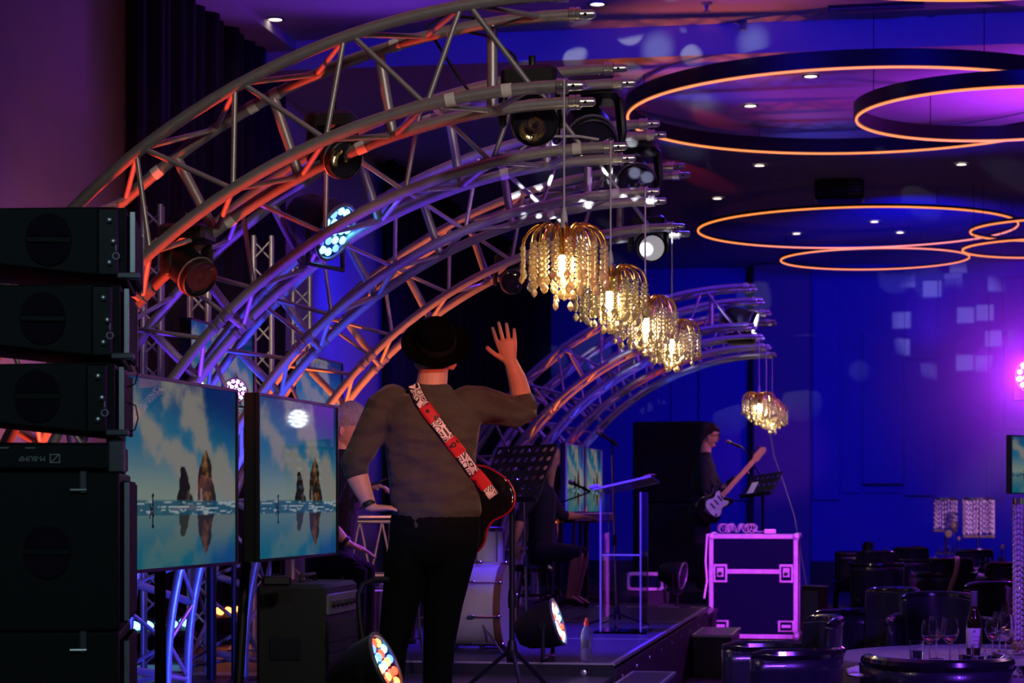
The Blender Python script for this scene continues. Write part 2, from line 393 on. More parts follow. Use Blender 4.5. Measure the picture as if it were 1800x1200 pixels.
# relief panels of the back wall
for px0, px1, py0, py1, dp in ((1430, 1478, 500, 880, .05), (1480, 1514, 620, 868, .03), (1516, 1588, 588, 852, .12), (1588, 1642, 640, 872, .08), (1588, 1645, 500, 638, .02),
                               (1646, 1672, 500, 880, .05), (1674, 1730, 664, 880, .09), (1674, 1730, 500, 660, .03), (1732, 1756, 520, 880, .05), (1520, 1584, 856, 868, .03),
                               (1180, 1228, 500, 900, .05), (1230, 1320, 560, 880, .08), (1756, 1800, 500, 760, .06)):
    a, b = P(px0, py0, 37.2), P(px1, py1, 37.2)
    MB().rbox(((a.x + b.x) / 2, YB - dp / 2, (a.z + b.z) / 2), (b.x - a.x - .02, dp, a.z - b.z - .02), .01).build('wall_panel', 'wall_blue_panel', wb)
bb = struct(MB().box(((XL + XR) / 2, YB - .03, .24), (XR - XL, .06, .48)).build('baseboard_back', 'wood_dark'))
pa, pb = P(1325, 883, 36.4), P(1425, 883, 36.4)
col = tag(struct(MB().rbox(((pa.x + pb.x) / 2, YB - .3, 2.8), (pb.x - pa.x, .6, 5.6), .02).build('trim_1', 'column_plaster')), 'broad purple-lit pilaster on the far wall behind the small gold chandelier', 'pilaster')
# drapes along the left wall
def drape(y0, y1, label):
    m = MB(); n = int((y1 - y0) / .07); vs = []
    for i in range(n + 1):
        y = y0 + (y1 - y0) * i / n; x = XL + .16 + .06 * sin(y * 22) + .03 * sin(y * 9.3)
        vs += [V((x, y, .0)), V((x + .01, y, 5.88))]
    m.add(vs, [(2 * i, 2 * i + 1, 2 * i + 3, 2 * i + 2) for i in range(n)])
    o = m.build('drape', 'dark_drape', smooth=180); s = o.modifiers.new('s', 'SOLIDIFY'); s.thickness = .012
    tag(o, label, 'curtain')
drape(15.75, 20.2, 'tall black drape hanging beside the pink-lit wall at far left')
drape(24.6, 36.9, 'long black drape on the side wall behind the raised hand')

# ------------------------------------------------------------------ stage
DK, UPZ, XE = .42, .50, -1.65
sd = struct(MB().box(((XL + .3 + XE) / 2, 16, DK - .02), (XE - XL - .3, 22, .04)).build('floor_stage_deck', 'stage_deck_black'))
m = MB()
m.box((XE - .03, 16, (DK - .04) / 2), (.03, 21.9, DK - .04)); m.box(((XL + .3 + XE) / 2, 5.05, (DK - .04) / 2), (XE - XL - .4, .03, DK - .04))
m.build('stage_skirt', 'black_cloth', sd)
rs = thing('stage_riser', 'black low stage platform edged in aluminium under the lectern and water bottle', 'stage', (-2.65, 16.5, DK))
for i in range(2):
    for j in range(3):
        x0 = -3.65 + i * 1.0; y0 = 13 + j * (7 / 3)
        MB().rbox((x0 + .5 + 2.65, y0 + 7 / 6 - 16.5, UPZ - DK - .01), (.99, 7 / 3 - .012, .02), .003).build('deck_panel', 'stage_deck_black', rs)
        MB().box((x0 + .5 + 2.65, y0 - 16.5, UPZ - DK - .008), (.995, .018, .02)).build('edge_strip', 'aluminium', rs)
MB().box((1.0, 0, UPZ - DK - .006), (.03, 7.02, .02)).build('edge_rail', 'aluminium', rs)
MB().box((0, -3.5, UPZ - DK - .045), (2.02, .02, .07)).build('fascia', 'black_paint', rs)
MB().box((1.012, 0, (UPZ - DK) / 2 - .25), (.02, 7.0, .5)).build('fascia', 'black_paint', rs)
for k in range(9):
    MB().lathe([(.012, 0), (.012, .006), (.005, .009), (0, .009)], 10, (1.024, -3.2 + k * .8, -.02), (1, 0, 0)).build('bolt', 'coupler_metal', rs)
MB().lathe([(.02, 0), (.02, .008), (.008, .012), (0, .012)], 10, (.82, -3.512, .02), (0, -1, 0)).build('bolt', 'coupler_metal', rs)
for k in range(7):
    MB().box((-.9 + k * .3 + .05, 3.55, UPZ - DK + .004), (.2, .03, .012)).build('edge_marker', 'tape_white', rs)
r2 = tag(MB().rbox((-2.575, 25.2, .275), (2.05, 5.4, .55), .01).build('back_riser', 'black_paint'), 'dark back platform under the far guitarist', 'stage')

# ceiling fittings
dl = [(484, 33, 0), (573, 88, 0), (1050, 6, 0), (838, 272, 1), (922, 333, 1), (1319, 185, 1), (1425, 133, 1), (1335, 290, 1), (1261, 348, 1), (1400, 410, 1), (1582, 408, 1), (1537, 389, 1), (1766, 112, 1), (1690, 288, 1)]
dlab = ['beside the drape corner at the upper left', 'just above the nearest arch, left of its tape', 'above the nearest arch tip at the top edge', 'seen through the arches above the hat', 'seen between arch tubes left of the first gold chandelier',
        'inside the large ring, left of its centre', 'inside the large ring near its back rim', 'below the large ring, just right of the arch tips', 'right of the lowest arch tips on the dark ceiling', 'inside the middle ring, left one',
        'inside the middle ring, right one', 'inside the middle ring, small and dim', 'in the bright magenta ceiling patch at right', 'below the bright magenta patch at right']
for (px, py, k), lb in zip(dl, dlab):
    z = 5.9 if k == 0 else 5.615
    p = PG(px, py, z)
    t = thing('ceiling_downlight', 'round lit ceiling downlight ' + lb, 'downlight', (p.x, p.y, z), 0, 'ceiling downlights')
    MB().lathe([(.085, -.012), (.085, 0), (.062, 0), (.062, -.012), (.085, -.012)], 20).build('trim_ring', 'fixture_grey', t)
    MB().lathe([(0, -.004), (.062, -.004), (.062, -.001), (0, -.001)], 16).build('lamp_face', 'downlight_led', t)
for px, py, lb in ((1304, 38, 'left one above the blue fascia'), (1636, 29, 'right one above the blue fascia'), (1242, 5, 'topmost one at the picture edge')):
    p = PG(px, py, 5.9)
    t = thing('sprinkler_head', 'tiny dark ceiling sprinkler head, ' + lb, 'sprinkler', (p.x, p.y, 5.9), 0, 'ceiling sprinklers')
    MB().lathe([(.05, 0), (.05, -.01), (.02, -.02), (.012, -.06), (.012, -.07)], 12).build('body', 'fixture_grey', t)
    MB().lathe([(.03, -.075), (.03, -.07), (0, -.07)], 12).build('deflector', 'fixture_grey', t)
p, q = PG(1457, 11, 5.9), PG(1624, 9, 5.9)
t = thing('slot_diffuser', 'long dark slot diffuser in the purple ceiling at the top', 'air vent', ((p + q) / 2), AYAW * 0)
MB().box((0, 0, -.01), ((q - p).length, .16, .02)).build('frame', 'black_metal', t)
for k in range(3): MB().box((0, -.05 + k * .05, -.024), ((q - p).length * .97, .012, .01)).build('slat', 'fixture_grey', t)
# hanging light rings
ZR = 5.35
def ring(pxc, d, R, h, label, drop=0):
    k = (3.85 - drop) / 3.85; d *= k; R *= k; ZR = 5.35 - drop
    c = PZ(pxc, ZR, d)
    t = thing('ring_light', label, 'ring light', c, 0, 'ceiling ring lights')
    n = 96; vs = []; w = .05
    for i in range(n):
        a = 2 * pi * i / n; x, y = cos(a), sin(a)
        vs += [V((x * R, y * R, .02)), V((x * R, y * R, h)), V((x * (R - w), y * (R - w), h)), V((x * (R - w), y * (R - w), .02))]
    fs = []
    for i in range(n):
        j = (i + 1) % n
        for k in range(4): fs.append((4 * i + k, 4 * j + k, 4 * j + (k + 1) % 4, 4 * i + (k + 1) % 4))
    MB().add(vs, fs).build('band', 'black_metal', t)
    MB().tube([(cos(2 * pi * i / n) * (R - w / 2), sin(2 * pi * i / n) * (R - w / 2),   .008) for i in range(n)], .012, 6, closed=True).build('led_strip', 'ring_led', t)
    for k in range(4):
        a = .5 + k * pi / 2; top = (5.9 if c.y + sin(a) * R < YC - .05 else 5.614) - ZR
        bar('suspension_wire', (cos(a) * (R - .02), sin(a) * (R - .02), h), (cos(a) * (R - .02), sin(a) * (R - .02), top), .004, 'cable_black', t, 6)
    return t
ring(1512, 20.97, 2.34, .17, 'large glowing orange ceiling ring beside the upper arch tips')
ring(1768, 21.0, 1.5, .15, 'orange ceiling ring overlapping the large ring under the magenta patch', .3)
ring(1505, 29.7, 2.25, .05, 'wide thin orange ceiling ring above the small far ring')
ring(1537, 33.4, 1.5, .05, 'smallest orange ceiling ring just above the far blue wall')
ring(1867, 29.8, 1.3, .05, 'cut-off orange ring at right edge, upper of two', .3)
ring(1836, 32.0, 1.25, .05, 'cut-off orange ring at right edge, lower of two', .55)
ring(1800, 13.9, 2.3, .15, 'orange ring just grazing the top right picture edge')
# projector
c = P(1476, 336, 27); t = thing('projector', 'dark box projector hanging below the large ring', 'projector', (c.x, c.y, c.z))
MB().rbox((0, 0, 0), (.62, .5, .26), .03).build('body', 'black_plastic', t)
MB().lathe([(.07, 0), (.07, .06), (.055, .06), (.05, .03), (0, .03)], 18, (-.15, -.25, 0), (0, -1, 0)).build('lens', 'lens_dark', t)
bar('mount_pole', (0, 0, .12), (0, 0, 5.62 - c.z), .02, 'black_metal', t)
MB().box((0, 0, .15), (.3, .2, .04)).build('bracket', 'black_metal', t)
for k in range(4): MB().box((.2, -.252, -.07 + k * .045), (.16, .006, .012)).build('vent_slat', 'fixture_grey', t)

# ------------------------------------------------------------------ arch trusses
XC_A, ZC_A, RO, RI, DY = -1.225, .52, 2.955, 2.60, .34
def apt(R, deg, y): a = radians(deg); return V((XC_A - R * sin(a), y, ZC_A + R * cos(a)))
def coupler_mesh(tip):
    if tip: return MB().lathe([(.028, -.02), (.031, -.02), (.031, .0), (.027, .0), (.027, .008), (.031, .008), (.031, .022), (.022, .024), (.019, .03), (.019, .072), (.013, .084), (0, .084)], 16).mesh('spigot', 'coupler_metal')
    return MB().lathe([(.026, -.06), (.031, -.058), (.031, -.04), (.027, -.038), (.027, -.004), (.032, -.002), (.032, .002), (.027, .004), (.027, .038), (.031, .04), (.031, .058), (.026, .06)], 16).mesh('collar', 'coupler_metal')
CT, CJ = coupler_mesh(True), coupler_mesh(False)
PIN = MB().lathe([(.006, -.024), (.006, .024)], 8).mesh('pin', 'black_metal')
TAPE = MB().lathe([(.0262, -.02), (.0272, -.02), (.0272, .02), (.0262, .02)], 16).mesh('tape_band', 'tape_white')
BASE = MB().rbox((0, 0, .006), (.5, .5, .012), .004).mesh('base_plate', 'aluminium')
def make_arch(y0, label, group, tapes, lods=12):
    base = V((XC_A - (RO + RI) / 2, y0 + DY / 2, DK))
    t = thing('arch_truss', label, 'arch truss', base, 0, group)
    L = lambda p: p - base
    rings = [(RO, y0), (RO, y0 + DY), (RI, y0), (RI, y0 + DY)]
    for R, y in rings:
        for s in range(2):
            MB().tube([L(apt(R, s * 45 + 45 * i / 22, y)) for i in range(23)], .025, lods).build('chord_tube', 'truss_metal', t, smooth=60)
        p = apt(R, 0, y); inst('spigot', CT, t, frame_mtx(L(p), *basis((1, 0, 0))))
        inst('coupler_pin', PIN, t, frame_mtx(L(p) + V((.05, 0, 0)), *basis((.2, 1, .2))))
        p = apt(R, 45, y); inst('collar', CJ, t, frame_mtx(L(p), *basis(apt(R, 44, y) - apt(R, 46, y))))
        bar('leg_stub', L(apt(R, 90, y)), L(V((apt(R, 90, y).x, y, DK + .01))), .025, 'truss_metal', t)
    inst('base_plate', BASE, t, Matrix.Translation((0, 0, 0)))
    pit = 9.4
    for s in range(2):
        o = s * 45
        for k in range(5):
            a, b, b2 = o + 7.2 + pit * k, o + 2.6 + pit * k, o + 2.6 + pit * (k + 1)
            if a > o + 45: continue
            b2 = min(b2, o + 44.2)
            yF, yB = y0, y0 + DY
            bar('brace', L(apt(RO, a, yF)), L(apt(RI, b, yF)), .0115, 'truss_metal', t, 8)
            bar('brace', L(apt(RO, a + .6, yF)), L(apt(RI, b2, yF)), .0115, 'truss_metal', t, 8)
            bar('lacing', L(apt(RO, a, yF)), L(apt(RO, b, yB)), .0115, 'truss_metal', t, 8)
            bar('lacing', L(apt(RO, a + .4, yF)), L(apt(RO, b2, yB)), .0115, 'truss_metal', t, 8)
            bar('lacing', L(apt(RI, a, yB)), L(apt(RI, b, yF)), .0115, 'truss_metal', t, 8)
            bar('lacing', L(apt(RI, a + .4, yB)), L(apt(RI, b2, yF)), .0115, 'truss_metal', t, 8)
            bar('post', L(apt(RO, a - .6, yB)), L(apt(RI, a + .3, yB)), .0225, 'truss_metal', t, 10)
    for R, deg, f in tapes:
        y = y0 + f * DY; inst('tape_band', TAPE, t, frame_mtx(L(apt(R, deg, y)), *basis(apt(R, deg - 1, y) - apt(R, deg + 1, y))))
    return t
tp1 = [(RO, 27.3, 1), (RO, 25.2, 1), (RO, 36.8, 1), (RO, 14.6, 1), (RI, 9.8, 0), (RI, 4.8, 0), (RI, 20, 1), (RI, 34, 1)]
tp2 = [(RI, 3.2, 0), (RI, 12, 1), (RO, 18, 1)]
NEAR = [8.1, 9.52, 10.94, 12.36]
names = ['nearest and largest aluminium arch truss rising behind the speaker stack', 'second aluminium arch truss, just behind the nearest arch',
         'third aluminium arch truss, lit violet and spotted with white light dots', 'fourth aluminium arch truss glowing orange behind the black hat']
ARCH = [make_arch(y, n, 'curved arch trusses of the near row', tp1 if i == 0 else tp2) for i, (y, n) in enumerate(zip(NEAR, names))]
FAR = [19.3, 20.6, 21.9, 23.1]
fn = ['first arch of the far violet truss row, highest and leftmost', 'second arch of the far violet truss row', 'third arch of the far violet truss row', 'last and lowest arch of the far violet truss row']
FARCH = [make_arch(y, n, 'curved arch trusses of the far row', [], 8) for y, n in zip(FAR, fn)]

# ------------------------------------------------------------------ straight towers behind
def tower(px, d, h, w, label):
    c = PZ(px, DK, d); t = thing('truss_tower', label, 'truss tower', c, .25, 'vertical truss towers behind the arches')
    cs = [(-w, -w), (w, -w), (w, w), (-w, w)]
    for x, y in cs: bar('upright', (x, y, .012), (x, y, h), .018, 'truss_metal', t, 8)
    inst('base_plate', BASE, t, Matrix.Translation((0, 0, 0)))
    n = int(h / (w * 3)); s = h / n
    for k in range(n):
        for i in range(4):
            a, b = cs[i], cs[(i + 1) % 4]
            if (k + i) % 2: a, b = b, a
            bar('brace', (a[0], a[1], k * s + .03), (b[0], b[1], (k + 1) * s - .03), .008, 'truss_metal', t, 6)
    return t
tower(350, 14.6, 2.95, .062, 'tall slim truss tower seen through the nearest arch, leftmost')
tower(462, 15.6, 3.05, .065, 'slim truss tower behind the arches above the second screen')
tower(530, 16.6, 3.0, .065, 'slim truss tower right of the blue moving light')
tower(268, 13.6, 3.0, .055, 'thin truss tower close beside the speaker stack')

# ------------------------------------------------------------------ stage lights
def moving_head(loc, aim, s, label, lens='lens_dark', hang=True, top=.12):
    loc = V(loc); t = thing('moving_head_light', label, 'stage light', loc, 0, 'moving head lights on the arches')
    sg = 1 if hang else -1
    MB().rbox((0, 0, sg * .17 * s), (.26 * s, .22 * s, .1 * s), .02 * s).build('base', 'black_plastic', t)
    x, y, z = basis(V(aim) - loc)
    ax = x if abs(x.z) < .5 else y
    ax = V((ax.x, ax.y, 0)).normalized()
    for k in (-1, 1):
        MB().loft([(ax * k * .13 * s + V((0, 0, sg * .13 * s)), .022 * s, .04 * s), (ax * k * .14 * s, .02 * s, .045 * s), (ax * k * .135 * s - V((0, 0, sg * .04 * s)), .018 * s, .035 * s)], ax, 10).build('yoke_arm', 'black_plastic', t)
    h = MB().lathe([(0, -.16), (.06, -.155), (.085, -.12), (.1, -.03), (.1, .06), (.105, .07), (.105, .13), (.098, .135), (.098, .12), (0, .12)], 20)
    h.v = [(x * p.x + y * p.y + z * p.z) * s for p in h.v]; hd_ = h.build('head', 'black_plastic', t)
    g = MB().lathe([(0, .123), (.06, .128), (.095, .122)], 20); g.v = [(x * p.x + y * p.y + z * p.z) * s for p in g.v]; g.build('lens', lens, hd_)
    c = MB().torus((0, 0, .09), .106, .006, 20, 6); c.v = [(x * p.x + y * p.y + z * p.z) * s for p in c.v]; c.build('bezel_ring', 'fixture_grey', hd_)
    if hang:
        MB().tube([(0, 0, .2 * s), (0, 0, .24 * s + .02), (.0, 0, .24 * s + top * .3)], .014, 8).build('clamp', 'black_metal', t)
    return t
def on_arch(i, R, deg, f, dz=0): return apt(R, deg, NEAR[i] + f * DY) + V((0, 0, dz))
moving_head(P(328, 470, 8.75), P(520, 640, 8.3), .8, 'dark moving head light slung under the nearest arch by the speaker stack')
moving_head(P(585, 272, 8.75), P(720, 330, 8.3), .78, 'dark moving head light riding inside the nearest arch above its middle')
moving_head(P(935, 205, 8.75), P(990, 330, 7.9), .9, 'dark moving head light hanging from the nearest arch tip')
moving_head(P(1035, 232, 10.1), P(1100, 420, 9.0), 1.15, 'bulky black moving light under the second arch tip')
moving_head(P(1112, 312, 11.5), P(1180, 420, 10.6), 1.05, 'bulky black moving light under the third arch tip')
moving_head(P(1140, 432, 12.7), P(1215, 480, 11.6), .8, 'moving light with pale lens below the fourth arch tip', lens='lens_pale')
moving_head(P(898, 492, 12.8), P(960, 560, 11.6), .7, 'small dark moving light below the fourth arch left of the first chandelier')
moving_head(apt(RI, 3, FAR[1] + .2) + V((0, 0, .18)), (6, 20, 1.0), 1.1, 'bright moving light inside the far arch tips', lens='led_white', hang=False)

def led_wash(loc, aim, s, led, label, tower_x=None):
    """round LED wash: body, rim, honeycomb of leds, yoke"""
    loc = V(loc); t = thing('led_wash_light', label, 'stage light', loc, 0)
    x, y, z = basis(V(aim) - loc)
    T = lambda m: (setattr(m, 'v', [(x * p.x + y * p.y + z * p.z) * s for p in m.v]), m)[1]
    hs_ = T(MB().lathe([(0, -.17), (.06, -.16), (.09, -.12), (.115, -.02), (.12, .04), (.12, .06), (.112, .06), (.11, .045), (0, .045)], 24)).build('housing', 'black_metal', t)
    T(MB().torus((0, 0, .055), .117, .008, 28, 8)).build('rim', 'fixture_grey', hs_)
    lm = {}
    k = 0
    for rr, n in ((0, 1), (.045, 6), (.088, 12)):
        for i in range(n):
            a = 2 * pi * i / n + .2
            mm = led[k % len(led)]; k += 1
            T(MB().lathe([(.017, .045), (.016, .053), (.009, .058), (0, .059)], 8, (rr * cos(a), rr * sin(a), 0))).build('led', mm, hs_)
    ax = V((x.x, x.y, 0)).normalized()
    pts = [ax * (-.135 * s)] + [ax * (-.135 * s) + V((0, 0, -.16 * s)), ax * (.135 * s) + V((0, 0, -.16 * s))] + [ax * (.135 * s)]
    MB().tube(pts, .011 * s, 8).build('yoke', 'black_metal', t)
    for k in (-1, 1): MB().lathe([(.02 * s, 0), (.02 * s, .02 * s), (0, .02 * s)], 10, ax * k * .12 * s, ax * k).build('knob', 'black_plastic', t)
    return t
def wash_on_stand(px, py, d, aim, s, led, label, floor):
    c = P(px, py, d); t = led_wash(c, aim, s, led, label)
    b = floor - c.z
    MB().rbox((0, 0, -.17 * s + .0), (.07 * s, .05 * s, .03 * s), .004).build('yoke_block', 'black_metal', t)
    if -b > .2 * s + .04:
        bar('stand_pole', (0, 0, b + .02), (0, 0, -.165 * s), .016, 'black_metal', t)
        MB().lathe([(.14, 0), (.14, .012), (.03, .022), (.02, .03)], 20, (0, 0, b)).build('stand_base', 'black_metal', t)
    return t
led_wash(P(572, 398, 10.05), P(800, 520, 9.75), 1.2, ['led_cyan', 'led_cyan', 'led_blue'], 'LED wash light glowing cyan inside the second arch')
wash_on_stand(411, 686, 12.5, P(900, 650, 8), .6, ['led_magenta', 'led_white'], 'small pink-glowing LED light in front of the rear left screen', DK)
wash_on_stand(655, 1178, 8.2, P(655, 1178, 8.2) + RT - FW * .24 + UP * .45, 1.1, ['led_cyan', 'led_orange', 'led_red', 'led_blue'], 'LED par can with multicoloured lenses at the bottom beside the black trouser leg', DK)
wash_on_stand(963, 1098, 13.25, P(963, 1098, 13.25) + RT - FW * .2 + UP * .3, 1.25, ['led_red', 'led_cyan', 'led_white'], 'black LED par can on the platform edge next to the water bottle', UPZ)
wash_on_stand(1190, 1010, 21.5, P(1420, 1050, 21.0), 1.15, ['lens_dark'], 'unlit dark par can left of the big flight case', DK)
wash_on_stand(1818, 660, 24.0, P(800, 720, 12), 1.7, ['led_magenta', 'led_white'], 'dazzling magenta wash light at the right picture edge', 0)
wash_on_stand(1919, 725, 24.0, P(525, 733, 9.4), 1.05, ['led_white'], 'white LED wash light past the right edge, mirrored in the screen beside the hat', 0)
def led_bar(px, py, d, rz, led, label):
    c = PG(px, py, DK + .1); c.z = DK
    t = thing('led_floor_bar', label, 'stage light', c, rz, 'LED floor bars at the arch feet'); t.scale = (1.7, 1.7, 1.7)
    q = Matrix.Rotation(.65, 3, 'Y')
    MB().rbox((0, 0, .1), (.12, .42, .1), .015, q).build('housing', 'black_metal', t)
    for k in range(6):
        MB().lathe([(.024, 0), (.022, .008), (0, .01)], 10, q @ V((0, -.165 + k * .066, .05)) + V((0, 0, .1)), q @ V((0, 0, 1))).build('led', led, t)
    for s in (-1, 1): MB().box((0, s * .215, .06), (.05, .012, .12)).build('bracket', 'black_metal', t)
    return t
led_bar(262, 1133, 10.6, -.5, 'led_cyan', 'cyan LED floor bar at the foot of the arches, left')
led_bar(404, 1104, 12.0, -.5, 'led_orange', 'orange LED floor bar left of the guitar amplifier')

# cables hanging in the nearest arch
m = MB().tube([on_arch(0, RO, 8, 1, .03), on_arch(0, RO, 10.5, 1, .07), on_arch(0, RO, 12, 1, .04), on_arch(0, RO, 9.3, 1, -.2), on_arch(0, RI, 9.3, .7, .08)], .007, 6)
o = m.build('power_cable', 'cable_black'); tag(o, 'black power cable looped over the nearest arch tube near its tip', 'cable')
pts = [on_arch(0, RO, 11, 1, .03), on_arch(0, RO, 7, 1, -.05), on_arch(0, RO, 4.6, .8, -.16), on_arch(0, RI, 4.3, .7, .08)]
tag(MB().tube(pts, .006, 6).build('power_cable', 'cable_black'), 'black cable drooping between the nearest arch tubes to its moving light', 'cable')
tag(MB().tube([on_arch(1, RI, 9, 0, .03), on_arch(1, RI, 7, -.1, .07), on_arch(1, RI, 3, -.1, .05), on_arch(1, RI, 1, 0, .035)], .006, 6).build('power_cable', 'cable_grey'), 'pale cable lying along the second arch lower tube', 'cable')

# ------------------------------------------------------------------ gold crystal chandeliers
BEAD = MB().lathe([(0, -.011), (.0085, -.004), (.0085, .004), (0, .011)], 6)
DROP = MB().lathe([(0, -.040), (.009, -.032), (.014, -.020), (.009, -.008), (.003, 0), (0, .001)], 6).mesh('crystal_drop', 'crystal', None)
HUBP = [(.012, .07), (.012, .03), (.045, .022), (.05, .015), (.046, -.01), (.036, -.05), (.03, -.05), (.04, -.01), (.03, .0), (0, .0)]
strand_mesh = {}
def strand(n):
    if n not in strand_mesh:
        m = MB()
        for k in range(n): m.add([p + V((0, 0, -.011 - k * .021)) for p in BEAD.v], BEAD.f)
        strand_mesh[n] = m.mesh('bead_strand', 'crystal', None)
    return strand_mesh[n]
def arm_mesh(R, up, dn):
    pts = []
    for i in range(9):
        t = i / 8; a = pi * t
        pts.append((.04 + (R - .04) * (1 - cos(a)) / 2, 0, .02 + up * sin(a) - max(0, t - .5) * 2 * dn))
    return MB().tube(pts, .0032, 5).mesh('arm', 'gold')
ARMS = [(.165, .050, .03, 19, 5), (.125, .046, .015, 15, 7), (.080, .038, .0, 11, 8), (.035, .02, .03, 7, 9)]
AM = [arm_mesh(*a[:3]) for a in ARMS]
def chandelier(x, y, z, ztop, label):
    t = thing('crystal_chandelier', label, 'chandelier', (x, y, z), 0, 'gold crystal chandeliers on the arch tips')
    MB().lathe(HUBP, 20).build('hub', 'gold', t)
    MB().ball((0, 0, -.085), .036, 14, (1, 1, 1.15)).build('bulb', 'bulb', t)
    MB().lathe([(.006, .14), (.014, .1), (.014, .06), (.006, .05)], 10).build('ceiling_cup', 'cable_grey', t)
    bar('suspension_cable', (0, 0, .1), (0, 0, ztop - z), .0045, 'cable_grey', t, 6)
    for (R, up, dn, n, ln), am in zip(ARMS, AM):
        for k in range(n):
            a = 2 * pi * (k + random.uniform(-.15, .15)) / n; q = Matrix.Rotation(a, 4, 'Z')
            pr, qi = t, Matrix.Identity(4)
            if R > .04: pr = inst('arm', am, t, q); qi = q.inverted()
            zz = .02 - dn; l = max(2, ln + random.choice((-1, 0, 0, 1)))
            inst('bead_strand', strand(l), pr, qi @ Matrix.Translation((cos(a) * R, sin(a) * R, zz)) @ Matrix.Rotation(random.random() * 6, 4, 'Z'))
            inst('crystal_drop', DROP, pr, qi @ Matrix.Translation((cos(a) * R, sin(a) * R, zz - l * .021 - .004)) @ Matrix.Rotation(random.random() * 6, 4, 'Z'))
    l = light('chandelier_glow', 'POINT', (x, y, z - .085), None, 15, (1, .74, .42), .04); l.parent = t; l.location = (0, 0, -.13)
    return t
cl = ['nearest and largest gold crystal chandelier hanging beside the raised hand', 'second gold crystal chandelier from the raised hand', 'third gold crystal chandelier from the raised hand', 'fourth gold crystal chandelier, rightmost of the overlapping row']
for i, y in enumerate(NEAR): chandelier(XC_A + .012, y - .028, 2.505, ZC_A + RI + .02, cl[i])
cl = ['front one of the three small chandeliers clustered under the far arch tips', 'middle one of the three small chandeliers clustered under the far arch tips', 'rear one of the three small chandeliers clustered under the far arch tips']
for i, y in enumerate(FAR[1:]): chandelier(XC_A + .05, y - .028, 2.505, ZC_A + RI + .02, cl[i])

